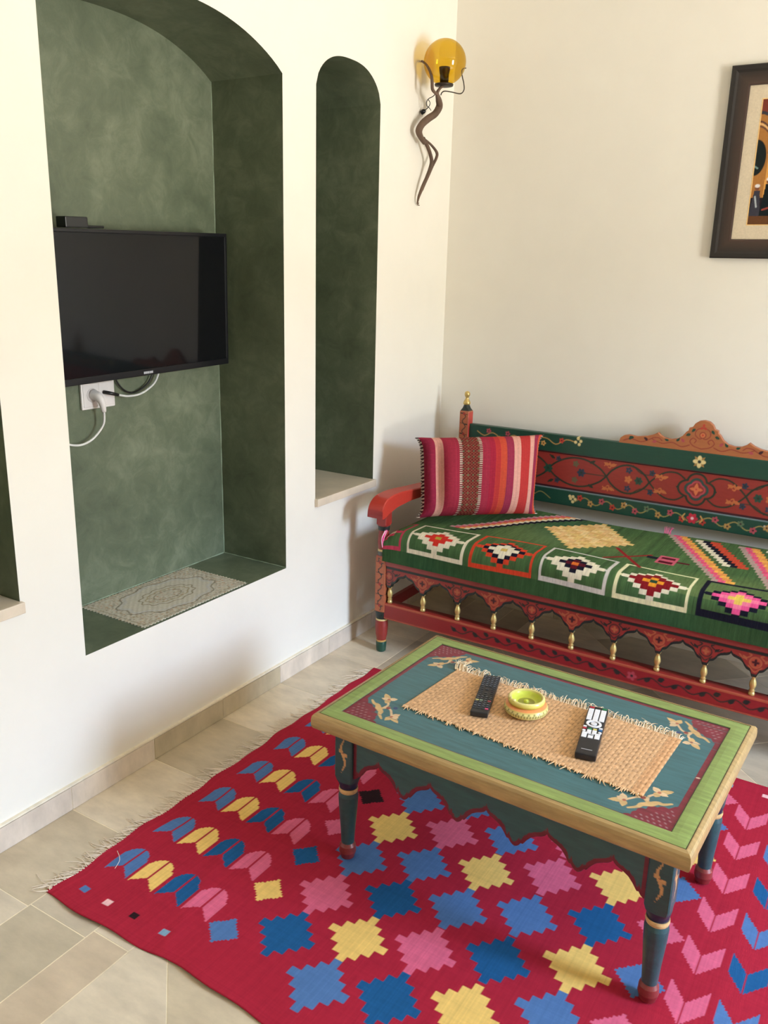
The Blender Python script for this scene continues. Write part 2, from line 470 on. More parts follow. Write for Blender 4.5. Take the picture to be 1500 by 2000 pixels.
# ------------------------------------------------------------------ room shell
DEEP = 0.30
def arch(yc, hw, zb, zs, rise, n=24, p=2.25, q=1.0):
    """outline (y,z) of an opening, counter-clockwise starting at its right foot; y decreases towards the camera"""
    yr, yl = yc + hw, yc - hw
    out = [(yr, zb), (yr, zs)]
    for i in range(1, n):
        t = i / n; s = abs(2 * t - 1)
        out.append((yr + (yl - yr) * t, zs + rise * (1 - s ** p) ** q))
    out += [(yl, zs), (yl, zb)]
    return out
N_small = arch(-0.770, 0.200, 0.655, 2.080, 0.114, 32, 2.6, 0.62)
N_big = arch(-1.598, 0.450, 0.438, 2.080, 0.118, 36, 2.35, 0.92)
N_left = arch(-2.435, 0.200, 0.655, 2.080, 0.114, 32, 2.6, 0.62)
WY0, WZ1 = -6.4, 2.9
def wall_left():
    outer = [(0.0, 0.0), (0.0, WZ1), (WY0, WZ1), (WY0, 0.0)]
    polys = [outer, N_small, N_big, N_left]
    flat = [p for P in polys for p in P]
    tris = tessellate_polygon([[Vector((p[0], p[1], 0)) for p in P] for P in polys])
    V = [(0.0, p[0], p[1]) for p in flat]; F = []; mi = []
    for t in tris:
        a, b, c = [Vector((flat[i][0], flat[i][1])) for i in t]
        cr = (b - a).x * (c - a).y - (b - a).y * (c - a).x
        F.append(tuple(t) if cr > 0 else tuple(reversed(t))); mi.append(0)   # normal +x
    for P in (N_small, N_big, N_left):
        n = len(P); b0 = len(V)
        V += [(0.0, y, z) for y, z in P]; V += [(-DEEP, y, z) for y, z in P]
        V += [(-DEEP, y, z) for y, z in P]
        for i in range(n):
            j = (i + 1) % n
            F.append((b0 + i, b0 + n + i, b0 + n + j, b0 + j)); mi.append(1)
        F.append(tuple(b0 + 2 * n + i for i in range(n))); mi.append(1)
    # closing body of the wall behind
    b0 = len(V)
    x = -0.45
    V += [(0, 0, 0), (0, 0, WZ1), (0, WY0, WZ1), (0, WY0, 0), (x, 0, 0), (x, 0, WZ1), (x, WY0, WZ1), (x, WY0, 0)]
    for f in ((4, 5, 6, 7), (0, 1, 5, 4), (1, 2, 6, 5), (2, 3, 7, 6), (3, 0, 4, 7)):
        F.append(tuple(b0 + i for i in f)); mi.append(0)
    o = obj('wall_left', np.array(V), F, None, None, None, None, False, [M_wall, M_green], mi)
    return tag(o, kind='structure')
wall_left()

ck = MB()
jr = random.Random(11)
for A_, B_c, n_ in (((-0.2995, -1.1485, 0.439), (-0.2995, -1.1485, 2.08), 60), ((-0.2995, -1.150, 0.4395), (-0.2995, -2.046, 0.4395), 40), ((-0.298, -1.1485, 0.4395), (-0.002, -1.1485, 0.4395), 16)):
    ck.tube([tuple(A_[i] + (B_c[i] - A_[i]) * k / n_ for i in range(3)) for k in range(n_ + 1)], [jr.uniform(0.0008, 0.0030) for _ in range(n_ + 1)], C3(150, 164, 142), 6, 1)
tag(ck.build('trim_3', M_lace, None, (-0.3, -1.15, 0.44)), kind='structure')

def slab(name, x0, x1, y0, y1, z0, z1, mat):
    m = MB(); m.box(x0, x1, y0, y1, z0, z1)
    return tag(m.build(name, mat, None, (x0, y0, z0)), kind='structure')
slab('wall_back', -0.45, WALL_R + 0.2, 0.0, 0.2, 0.0, WZ1, M_wall)
slab('wall_front', -0.45, WALL_R + 0.2, WY0 - 0.2, WY0, 0.0, WZ1, M_wall)
slab('ceiling', -0.45, WALL_R + 0.2, WY0 - 0.2, 0.2, WZ1, WZ1 + 0.2, M_ceil)
m = MB()
m.box(WALL_R, WALL_R + 0.2, WIN_Y1, 0.0, 0, WZ1).box(WALL_R, WALL_R + 0.2, WY0, WIN_Y0, 0, WZ1).box(WALL_R, WALL_R + 0.2, WIN_Y0, WIN_Y1, WIN_Z1, WZ1).box(WALL_R, WALL_R + 0.2, WIN_Y0, WIN_Y1, 0, WIN_Z0)
tag(m.build('wall_right', M_wall, None, (WALL_R, WY0, 0)), kind='structure')
m = MB()
for a, b in ((WIN_Y0, WIN_Y0 + 0.03), (WIN_Y1 - 0.03, WIN_Y1)):
    m.box(WALL_R + 0.08, WALL_R + 0.14, a, b, WIN_Z0, WIN_Z1, C3(225, 222, 212), 0.004)
for a, b in ((WIN_Z0, WIN_Z0 + 0.03), (WIN_Z1 - 0.03, WIN_Z1)):
    m.box(WALL_R + 0.08, WALL_R + 0.14, WIN_Y0 + 0.03, WIN_Y1 - 0.03, a, b, C3(225, 222, 212), 0.004)
tag(m.build('window_1', M_doorwood, None, (WALL_R, -1.6, 0.5)), kind='structure')

# floor: travertine tiles, straight border rows along the wall and a diagonal field
rnd = random.Random(7)
TC = [C3(216, 202, 178), C3(208, 192, 164), C3(192, 178, 152), C3(224, 209, 184), C3(202, 188, 164), C3(214, 194, 166)]
fl = MB()
fl.box(-0.45, WALL_R + 0.2, WY0 - 0.2, 0.2, -0.12, -0.0005, C3(240, 226, 196))
def clip(poly, x0, x1, y0, y1):
    for ax, lim, sg in ((0, x0, 1), (0, x1, -1), (1, y0, 1), (1, y1, -1)):
        out = []
        for i in range(len(poly)):
            a, b = poly[i], poly[(i + 1) % len(poly)]
            da, db = sg * (a[ax] - lim), sg * (b[ax] - lim)
            if da >= 0: out.append(a)
            if da * db < 0:
                t = da / (da - db); out.append((a[0] + (b[0] - a[0]) * t, a[1] + (b[1] - a[1]) * t))
        poly = out
        if len(poly) < 3: return None
    return poly
def tile(poly, col):
    n = len(poly)
    V = [(x, y, 0.0) for x, y in poly] + [(x, y, -0.003) for x, y in poly]
    F = [tuple(range(n))] + [(i, n + i, n + (i + 1) % n, (i + 1) % n) for i in range(n)]
    fl.add(V, F, col)
g = 0.0015
def trect(x0, x1, y0, y1):
    tile([(x0 + g, y0 + g), (x1 - g, y0 + g), (x1 - g, y1 - g), (x0 + g, y1 - g)], rnd.choice(TC) * rnd.uniform(0.86, 1.08))
X1, X2, X3 = 0.236, 0.432, 0.547
for (xa, xb, off, st) in ((-0.02, X1, -0.265, 0.3125), (X1, X2, -0.57, 0.625), (X2, X3, -0.34, 0.52)):
    y = off + st
    while y > WY0:
        if xa == -0.02 or True:
            trect(xa, xb, max(y - st, WY0), min(y, 0.0))
        y -= st
s_ = 0.44
for i in range(-22, 23):
    for j in range(-22, 23):
        cx, cy = 0.8606 + (i + j) * s_ / math.sqrt(2), -2.3014 + (i - j) * s_ / math.sqrt(2)
        h = s_ / math.sqrt(2) - g * 1.6
        P = clip([(cx + h, cy), (cx, cy + h), (cx - h, cy), (cx, cy - h)], X3 + g, WALL_R + 0.1, WY0, 0.0)
        if P: tile(P, rnd.choice(TC) * rnd.uniform(0.92, 1.05))
tag(fl.build('floor', M_tile, None, (0, 0, 0)), kind='structure')

# baseboards of cut stone with a mortar line above
bb = MB(); y = -0.265 + 0.3125; ends = []
while y > WY0:
    y2 = max(y - 0.3125, WY0)
    c = rnd.choice([C3(216, 202, 186), C3(208, 194, 180), C3(200, 186, 166), C3(214, 196, 176), C3(212, 200, 190)])
    if abs(y2 + 1.83) < 0.03 or abs(y2 + 1.5) < 0.03: c = C3(188, 174, 148)
    bb.box(0.0005, 0.012, y2 + 0.001, min(y, -0.0125) - 0.001, 0.0005, 0.071, c, 0.001)
    y -= 0.3125
bb.box(0.0, 0.010, WY0, -0.0125, 0.0715, 0.077, C3(238, 228, 208))
bb.box(0.0, 0.0105, WY0, -0.0125, 0.002, 0.071, C3(226, 214, 190))
tag(bb.build('baseboard_left', M_tile, None, (0, 0, 0)), kind='structure')
bb = MB(); x = 0.0
while x < WALL_R:
    bb.box(max(x, 0.0005) + 0.001, min(x + 0.3125, WALL_R) - 0.001, -0.012, -0.0005, 0.0005, 0.071, rnd.choice(TC), 0.001); x += 0.3125
bb.box(0.0, WALL_R, -0.010, 0.0, 0.0715, 0.077, C3(238, 228, 208))
tag(bb.build('baseboard_back', M_tile, None, (0, 0, 0)), kind='structure')
for k, yc in ((1, -0.770), (2, -2.435)):
    m = MB(); m.box(-0.29, 0.002, yc - 0.1985, yc + 0.1985, 0.640, 0.6615)
    m.box(0.0006, 0.016, yc - 0.204, yc + 0.204, 0.632, 0.662, b=0.002)
    tag(m.build('trim_%d' % k, M_stone, None, (0, yc, 0.64)), kind='structure')
# ------------------------------------------------------------------ kilim rug
RED = C3(166, 36, 56); BLU = C3(82, 118, 168); DBL = C3(32, 88, 138); YEL = C3(236, 196, 112); PNK = C3(214, 100, 130); BLK = C3(44, 26, 30); LPK = C3(238, 190, 190); LBL = C3(130, 165, 190)
RX0, RX1, RY0, RY1 = 0.234, 2.36, -2.40, -0.90
rres = 0.003
rug = Cv(RX0, RX1, RY0, RY1, rres, RED)
def stepped(cv, x, y, ux, uy, n, col, lim=None):
    for i in range(-n, n + 1):
        k = n - abs(i)
        cv.rect(x + (i - .5) * ux, x + (i + .5) * ux, y - (k + .5) * uy, y + (k + .5) * uy, col)
cols_d = {0: [BLU, YEL, BLU, PNK, DBL], 1: [PNK, BLU, DBL, YEL, BLU], 2: [BLU, YEL, BLU, PNK, DBL], 3: [PNK, BLU, DBL, YEL, BLU], 4: [YEL, DBL, YEL, BLU, PNK]}
rowy = {0: (0.811, -1.549, 0.1585), 1: (0.960, -1.637, 0.1565), 2: (1.108, -1.570, 0.1605), 3: (1.258, -1.652, 0.1660), 4: (1.416, -1.590, 0.1585)}
allc = [BLU, YEL, PNK, DBL, BLU, PNK]
for c in range(5):
    x, y0, st = rowy[c]
    for k in range(-5, 6):
        y = y0 - k * st
        if not (RY0 + 0.12 < y < RY1 - 0.12): continue
        col = cols_d[c][k] if 0 <= k < 5 else allc[(k + c) % 6]
        stepped(rug, x, y, 0.0215, 0.0226, 3, col)
for (xx, lst) in ((0.684, {-2.257: BLU, -2.093: YEL, -1.937: DBL, -1.790: PNK, -1.62: BLK, -1.455: YEL, -1.29: BLU, -1.13: PNK}),
                  (1.545, {-2.19: YEL, -2.03: PNK, -1.865: BLU, -1.69: PNK, -1.52: BLU, -1.35: YEL, -1.19: BLU, -1.04: PNK})):
    for y, col in lst.items():
        if xx > 1: stepped(rug, xx, y, 0.0075, 0.0075, 7, col)
        else:
            stepped(rug, xx, y, 0.0068, 0.0068, 6, col)
def arrow(cv, x, y, w, h, up, col, teeth=0.006):
    # serrated V-shaped half leaves with a fine slit between them
    for xx in np.arange(x - w, x + w, cv.res):
        dx = abs(xx + cv.res / 2 - x)
        if dx < 0.0022: continue
        q = min(1.0, (math.floor(dx / teeth) + 0.5) * teeth / w)
        if up: cv.rect(xx, xx + cv.res, y + float(np.interp(q, [0, 1], [-0.022, -0.054])), y + float(np.interp(q, [0, .35, .7, 1], [0.053, 0.049, 0.038, 0.018])), col)
        else: cv.rect(xx, xx + cv.res, y - float(np.interp(q, [0, 1], [0.060, 0.004])), y + float(np.interp(q, [0, 1], [0.006, 0.062])), col)
for k in range(8):
    for x, col in ((0.320, BLU), (0.408, YEL), (0.499, DBL), (0.591, PNK)):
        y = -2.206 + 0.170 * k
        if y < RY1 - 0.08: arrow(rug, x, y, 0.039, 0.105, True, col, 0.0045)
for k in range(8):
    for x, col in ((1.644, PNK), (1.745, BLU if k % 2 else DBL), (1.86, YEL), (1.97, BLU), (2.08, PNK)):
        y = -1.105 - 0.155 * k
        if y > RY0 + 0.06: arrow(rug, x, y, 0.041, 0.115, False, col, 0.0045)
for y in (-2.338, -0.955):
    for x, col in ((0.305, BLU), (0.39, LPK), (0.478, BLK), (0.576, LBL), (1.56, LBL), (1.665, LPK), (1.76, BLK), (1.86, BLU), (2.0, LPK), (2.12, LBL)):
        rug.rect(x - 0.011, x + 0.011, y - 0.009, y + 0.009, col)
rng = np.random.default_rng(3)
rug.A *= (1 + rng.normal(0, 0.035, (rug.nx, 1, 1))) * (1 + rng.normal(0, 0.02, (1, rug.ny, 1)))   # yarn to yarn dye variation
X, Y = np.meshgrid(rug.X, rug.Y, indexing='ij')
def rug_xy(X, Y):
    ex = 0.004 * np.sin(Y * 19 + 1) + 0.003 * np.sin(Y * 43)
    ey = 0.006 * np.sin(X * 11 + 0.5) + 0.003 * np.sin(X * 31)
    wx = np.clip(1 - (X - RX0) / 0.15, 0, 1); wy = np.clip(1 - (Y - RY0) / 0.15, 0, 1)
    return X + ex * wx, Y + ey * wy
def rug_z(X, Y):
    z = 0.0045 + 0.0012 * np.sin(X * 9 + Y * 4) * np.sin(Y * 7 - X * 3)
    z += 0.006 * np.exp(-((Y - RY0) / 0.03) ** 2) * (0.5 + 0.5 * np.sin(X * 17 + 1.2)) * (X > RX0 + 0.02)
    z += 0.0016 * np.exp(-((X + 0.35 * (Y + 2.4) - 0.62) / 0.02) ** 2)
    return z
Xw, Yw = rug_xy(X, Y); Z = rug_z(X, Y)
n, mm = X.shape
V = np.stack([Xw, Yw, Z], -1).reshape(-1, 3)
# underside rim: shift border loop down
idx = np.concatenate([np.arange(mm), np.arange(1, n) * mm + mm - 1, (n - 1) * mm + np.arange(mm - 2, -1, -1), np.arange(n - 2, 0, -1) * mm])
rim = V[idx].copy(); rim[:, 2] -= 0.0032
V2 = np.vstack([V, rim]); K = len(V); L = len(idx)
F = np.vstack([grid_faces(n, mm), np.stack([idx, np.roll(idx, -1), K + (np.arange(L) + 1) % L, K + np.arange(L)], -1)])
cc = np.vstack([rug.A.reshape(-1, 3), rug.A.reshape(-1, 3)[idx]])
rug_root = tag(empty('kilim_rug', (RX0, RY0, 0)), 'red flat-woven rug with blue, yellow and pink stepped diamonds on the tiled floor', 'rug')
obj('rug_weave', V2, F, M_rug, rug_root, (RX0, RY0, 0), cc, False)
fr = MB()
for i in range(330):
    y = RY0 + 0.01 + (RY1 - RY0 - 0.02) * (i + rnd.random() * 0.7) / 330
    L = rnd.uniform(0.018, 0.05) if rnd.random() < 0.8 else rnd.uniform(0.05, 0.075)
    a = rnd.uniform(-0.9, 0.35); x0 = RX0 + 0.004 * math.sin(y * 19 + 1) + 0.003 * math.sin(y * 43)
    x1, y1 = x0 - L * math.cos(a), y + L * math.sin(a)
    fr.tube([(x0 + 0.003, y, 0.004), ((x0 + x1) / 2, (y + y1) / 2 + rnd.uniform(-.006, .006), 0.0035), (x1, y1 + rnd.uniform(-.005, .005), 0.0012)], [0.0013, 0.0011, 0.0005], C3(230, 216, 200), 4, 3)
for (yy, L) in ((-2.395, 0.05), (-2.385, 0.045), (-2.39, 0.055), (-1.0, 0.08), (-0.97, 0.085), (-0.99, 0.07), (-0.93, 0.08), (-0.95, 0.075), (-1.02, 0.06)):
    fr.tube([(RX0 + 0.002, yy, 0.004), (RX0 - L * 0.3, yy + 0.01 * rnd.uniform(-2, 1), 0.006), (RX0 - L * 0.8, yy - 0.03 * rnd.random(), 0.003)], [0.0016, 0.0014, 0.0006], C3(235, 224, 212), 4, 4)
tag(fr.build('fringe', M_fringe, rug_root, (RX0, RY0, 0)), kind='stuff')
fr = MB(); fr.tube([(0.262, -2.20, 0.0068), (0.296, -2.222, 0.0085), (0.312, -2.252, 0.008)], 0.0007, C3(235, 200, 196), 4, 5)
fr.build('loose_thread', M_fringe, rug_root, (RX0, RY0, 0))
# ------------------------------------------------------------------ painted bench sofa
SO = (1.1825, -0.41, 0.0)
SR = C3(142, 46, 40); SOR = C3(172, 96, 62); SG = C3(20, 66, 52); SDG = C3(22, 38, 34); SDK = C3(58, 18, 28); SCR = C3(222, 200, 140); SGO = C3(196, 150, 84); SPK = C3(176, 72, 84); SBR = C3(186, 56, 44)
sofa = tag(empty('painted_bench', SO), 'red and dark green hand-painted wooden bench with carved crest and arcaded front rail', 'sofa')
XC = 1.1825; XL, XR = 0.1665, 2.1985
def mir(f):
    for s in (-1, 1): f(s)
# front posts
def post_paint(z0, z1, base, m1, m2):
    def fn(X, Y, Z, CC, Q):
        sel = (Z > z0) & (Z < z1) & (Q > 0.6)
        uu = np.where(np.abs(Y) > np.abs(X), X, Y); per = 0.045
        ph = (Z - z0) / per
        k = ph - np.floor(ph) - 0.5
        curl = (np.abs(uu - 0.0075 * np.sin(ph * 2 * PI)) < 0.0026)
        flo = (np.hypot(uu, k * per * 0.9) < 0.0062) & ((np.floor(ph) % 2) == 0)
        lf = (np.hypot((uu - 0.009 * np.sign(np.sin(ph * 2 * PI))) / 1.6, (k * per)) < 0.0046)
        CC[sel] = base
        CC[sel & lf] = m1; CC[sel & curl] = m1; CC[sel & flo] = m2
        ed = sel & (np.abs(uu) > 0.0185); CC[ed] = base * 0.9
        return CC
    return fn
fp_prof = [(0.0, 0.014, 0, SG), (0.004, 0.019, 0, SG), (0.018, 0.0205, 0, SG), (0.038, 0.0215, 0, SG), (0.045, 0.0205, 0, SG), (0.0455, 0.020, 0, SGO), (0.052, 0.020, 0, SGO), (0.0525, 0.019, 0, SR), (0.075, 0.0235, 0, SR), (0.115, 0.0262, 0, SR), (0.138, 0.0245, 0, SR),
           (0.1385, 0.024, 0, SCR), (0.145, 0.024, 0, SCR), (0.1455, 0.022, 0, SDG), (0.160, 0.0255, 0, SDG), (0.176, 0.0225, 0.6, SDG), (0.180, 0.0225, 1, SOR), (0.405, 0.0225, 1, SOR), (0.412, 0.022, 0.5, SPK), (0.4125, 0.021, 0, C3(78, 86, 84)), (0.425, 0.0235, 0, C3(78, 86, 84)), (0.432, 0.0225, 0, SCR), (0.438, 0.0215, 0, SCR),
           (0.4385, 0.0205, 0, SR), (0.465, 0.0235, 0, SR), (0.505, 0.0205, 0, SR), (0.516, 0.0195, 0, SR), (0.5165, 0.0225, 0, SDG), (0.530, 0.0235, 0, SDG), (0.535, 0.0215, 0.5, C3(150, 44, 38)), (0.540, 0.0225, 1, C3(150, 44, 38)), (0.592, 0.0225, 1, SBR)]
V_, F_, C_ = turned(fp_prof, 0, 0, post_paint(0.183, 0.404, SOR, SDG, C3(150, 44, 38)), 48, 0.0025)
for i, x in enumerate((XL, XR)):
    obj('front_post', V_ + np.array([x, -0.7425, 0]), F_, M_paint, sofa, SO, C_, False)
bp_prof = [(0.0, 0.018, 0, SG), (0.05, 0.021, 0, SG), (0.055, 0.021, 0, SR), (0.14, 0.024, 0, SR), (0.16, 0.0225, 0.5, SDG), (0.18, 0.0225, 1, SOR), (0.900, 0.0225, 1, SOR), (0.906, 0.020, 1, SDG), (0.916, 0.0165, 0.4, SDG), (0.930, 0.0125, 0, SDG)]
V_, F_, C_ = turned(bp_prof, 0, 0, post_paint(0.42, 0.898, SOR, SDG, C3(150, 44, 38)), 48, 0.0025)
def side_red(C_, V_):
    C_ = C_.copy(); sel = (V_[:, 0] > 0.0215) & (V_[:, 2] > 0.42) & (V_[:, 2] < 0.9); C_[sel] = C3(190, 62, 50); return C_
C_ = side_red(C_, V_)
for x in (XL + 0.006, XR - 0.006):
    p = obj('back_post', V_ + np.array([x, -0.080, 0]), F_, M_paint, sofa, SO, C_, False)
    f = MB(); f.lathe([(0.009, 0.928), (0.0155, 0.932), (0.0165, 0.938), (0.0135, 0.946), (0.009, 0.954), (0.0065, 0.960), (0.007, 0.9635), (0.0105, 0.967), (0.0125, 0.975), (0.0115, 0.983), (0.007, 0.988), (0.0015, 0.990)], x, -0.080, (0.5, 0.4, 0.2), 20)
    f.build('finial', M_gold, p, SO, True)
# arms: flat top curving over the front scroll
prof_t = catmull([(-0.812, 0.590), (-0.806, 0.618), (-0.785, 0.642), (-0.745, 0.655), (-0.66, 0.657), (-0.52, 0.645), (-0.35, 0.632), (-0.20, 0.626), (-0.098, 0.625)], 5)
yb_ = prof_t[:, 0]
zlow = np.interp(yb_, [-0.812, -0.80, -0.785, -0.76, -0.70, -0.6, -0.4, -0.098], [0.578, 0.576, 0.580, 0.590, 0.603, 0.608, 0.600, 0.595])
for x in (XL, XR):
    hw = 0.034; V = []; n_ = len(yb_); cc = []
    for i in range(n_):
        zt, zb = prof_t[i, 1], zlow[i]
        for (dx, z) in ((-hw, zb), (-hw, zt - 0.004), (-hw + 0.004, zt), (hw - 0.004, zt), (hw, zt - 0.004), (hw, zb)):
            V.append((x + dx, yb_[i], z)); cc.append(SBR if i > 3 else C3(150, 40, 40))
    F = [(i * 6 + k, i * 6 + (k + 1) % 6, (i + 1) * 6 + (k + 1) % 6, (i + 1) * 6 + k) for i in range(n_ - 1) for k in range(6)]
    F += [tuple(range(5, -1, -1)), tuple((n_ - 1) * 6 + k for k in range(6))]
    obj('armrest', np.array(V), F, M_paint, sofa, SO, np.array(cc))
# front seat rail with arcade
NB = 14; BX = [0.2035 + k * (2.1615 - 0.2035) / (NB - 1) for k in range(NB)]
pitch_b = BX[1] - BX[0]
xs = np.arange(XL + 0.0235, XR - 0.0230, 0.002)
ph = (xs - BX[0]) / pitch_b; sdist = np.abs(ph - np.floor(ph) - 0.5)      # 0 at arch apex, .5 at pendant
gz = np.interp(sdist, [0, .03, .07, .13, .20, .25, .29, .33, .37, .405, .43, .45, .5], [1, .90, .84, .80, .74, .64, .48, .36, .31, .28, .17, 0.0, 0])
zb = 0.286 + 0.062 * gz
rail = Cv(0.1, 2.3, 0.27, 0.41, 0.002, SR)
def zbx(x):
    q = (x - BX[0]) / pitch_b; q = abs(q - math.floor(q) - 0.5)
    return 0.286 + 0.062 * float(np.interp(q, [0, .03, .07, .13, .20, .25, .29, .33, .37, .405, .43, .45, .5], [1, .90, .84, .80, .74, .64, .48, .36, .31, .28, .17, 0.0, 0]))
for k, x in enumerate(BX):
    if k % 2 == 0:
        a, b, c = SDG, SR, SOR
    else:
        a, b, c = SOR, SPK, SDK
    rail.line([(x - 0.05, 0.352), (x - 0.038, 0.342), (x - 0.024, 0.347), (x - 0.014, 0.357), (x - 0.022, 0.360)], 0.0035, a, 5)
    rail.line([(x + 0.05, 0.352), (x + 0.038, 0.342), (x + 0.024, 0.347), (x + 0.014, 0.357), (x + 0.022, 0.360)], 0.0035, a, 5)
    rail.dot(x, 0.334, 0.0195, a); rail.dot(x, 0.334, 0.016, SR * 1.1 if k % 2 == 0 else C3(170, 74, 52))
    rail.flower(x, 0.334, 0.011, 4, c, SDK if k % 2 else SOR)
    rail.line([(x - 0.020, 0.320), (x - 0.010, 0.310), (x, 0.302), (x + 0.010, 0.310), (x + 0.020, 0.320)], 0.003, a, 4)
    rail.leaf(x - 0.026, 0.338, 0.02, 0.009, 2.4, a); rail.leaf(x + 0.026, 0.338, 0.02, 0.009, 0.7, a)
# edging and top line follow the outline itself
for x in rail.X:
    z0 = zbx(x); rail.rect(x, x + 0.002, z0 - 0.01, z0 + 0.0085, SDG)
rail.rect(0.1, 2.3, 0.364, 0.3725, SDG)
rail.rect(0.1, 2.3, 0.3725, 0.41, C3(150, 62, 62))
panel('seat_rail', xs, zb, 0.392, -0.757, -0.735, rail, M_paint, sofa, SO)
m = MB(); m.box(XL + 0.022, XR - 0.022, -0.763, -0.735, 0.376, 0.396, C3(150, 60, 58), 0.003)
m.build('rail_moulding', M_paint, sofa, SO)
# stretcher
st = Cv(0.1, 2.3, 0.14, 0.23, 0.002, C3(140, 30, 34))
st.rect(0.1, 2.3, 0.2095, 0.23, C3(172, 84, 58)); st.rect(0.1, 2.3, 0.14, 0.1565, C3(168, 78, 56))
def stv(s):
    P = [(XC + s * (0.02 + 0.045 * i), 0.183 + 0.010 * (1 if i % 2 else -1)) for i in range(16)]
    st.line(P, 0.0042, SDG, 5)
    for i in range(15):
        x_, z_ = XC + s * (0.042 + 0.045 * i), 0.183 + 0.006 * (1 if i % 2 else -1)
        st.leaf(x_, z_, 0.026, 0.017, 0.5 if s > 0 else PI - 0.5, SDG)
mir(stv); st.flower(XC, 0.183, 0.016, 5, SPK, SDG)
panel('stretcher', np.arange(XL + 0.02, XR - 0.02, 0.003), 0.152, 0.216, -0.760, -0.715, st, M_paint, sofa, SO, edge=C3(150, 48, 42))
# balusters
b0 = MB(); b0.lathe([(0.0095, 0.217), (0.0105, 0.222), (0.0095, 0.228), (0.0065, 0.231), (0.010, 0.234), (0.0065, 0.238), (0.0085, 0.243), (0.0112, 0.252), (0.0105, 0.262), (0.007, 0.272), (0.0048, 0.279), (0.0085, 0.283), (0.0095, 0.2875)], 0, 0, (0.5, .4, .2), 16)
bal = b0.build('baluster', M_gold, sofa, (0, 0, 0), True)
bal.location = (BX[0] - SO[0], -0.745 - SO[1], 0)
for x in BX[1:]:
    c = bal.copy(); COL.objects.link(c); c.parent = sofa; c.location = (x - SO[0], -0.745 - SO[1], 0)
# side, back rails and seat board
for s, x in ((-1, XL), (1, XR)):
    m = MB(); m.box(x - 0.011, x + 0.011, -0.722, -0.101, 0.31, 0.395, C3(120, 28, 34), 0.003)
    m.box(x - 0.010, x + 0.010, -0.722, -0.101, 0.165, 0.21, C3(130, 30, 34), 0.003)
    m.build('side_rail', M_paint, sofa, SO)
m = MB(); m.box(XL + 0.022, XR - 0.022, -0.095, -0.070, 0.31, 0.395, C3(120, 28, 34), 0.003)
m.build('back_seat_rail', M_paint, sofa, SO)
m = MB()
for k in range(7):
    y0 = -0.735 + k * 0.0915
    m.box(XL + 0.012, XR - 0.012, y0 + 0.002, y0 + 0.0885, 0.380, 0.396, C3(128, 96, 66), 0.002)
m.build('seat_board', M_paint, sofa, SO)
# back: green top rail, red vine panel, green lower rail, carved crest
xb = np.arange(XL + 0.0295, XR - 0.0290, 0.002)
tr = Cv(0.15, 2.25, 0.765, 0.86, 0.002, SG)
def trf(s):
    f = lambda x: XC + s * (XC - x)
    P = [(f(-x + 2 * XC) if False else (XC + s * (XC - x)), z) for x, z in ((0.235, 0.822), (0.27, 0.806), (0.31, 0.822), (0.36, 0.800), (0.41, 0.822), (0.46, 0.803), (0.52, 0.826), (0.56, 0.828), (0.60, 0.808), (0.645, 0.832), (0.685, 0.826))]
    tr.line(P, 0.0032, SGO, 5)
    for x, z, c in ((0.29, 0.828, SPK), (0.38, 0.826, SPK), (0.43, 0.802, SBR), (0.50, 0.808, SPK), (0.625, 0.826, SBR), (0.34, 0.800, SGO), (0.545, 0.806, SGO)):
        tr.flower(XC + s * (XC - x), z, 0.011, 5, c, SDK)
    for dx, dz in ((0, 0.012), (0.012, 0.002), (-0.010, -0.004), (0.006, -0.012)):
        tr.dot(XC + s * (XC - 0.695) + dx, 0.831 + dz, 0.0065, SCR)
mir(trf)
for a in range(4):
    tr.leaf(XC, 0.812, 0.028, 0.012, PI / 4 + a * PI / 2, SGO * 0.6)
tr.flower(XC, 0.812, 0.022, 4, SCR, SDG)
tr.rect(0.1, 2.3, 0.765, 0.7765, SDK)
panel('top_rail', xb, 0.772, 0.847, -0.090, -0.062, tr, M_paint, sofa, SO)
rp_ = Cv(0.15, 2.25, 0.61, 0.79, 0.002, SR)
VG = C3(32, 48, 36); ORN = C3(186, 104, 58); NB_ = C3(34, 52, 72)
def lens(a, b, h, s):
    for q in (-1, 1):
        t = np.linspace(0, 1, 13)
        P = [(XC + s * (XC - (a + (b - a) * k)), 0.701 + q * h * (math.sin(PI * k) ** 0.75)) for k in t]
        rp_.line(P, 0.0070, VG, 3)
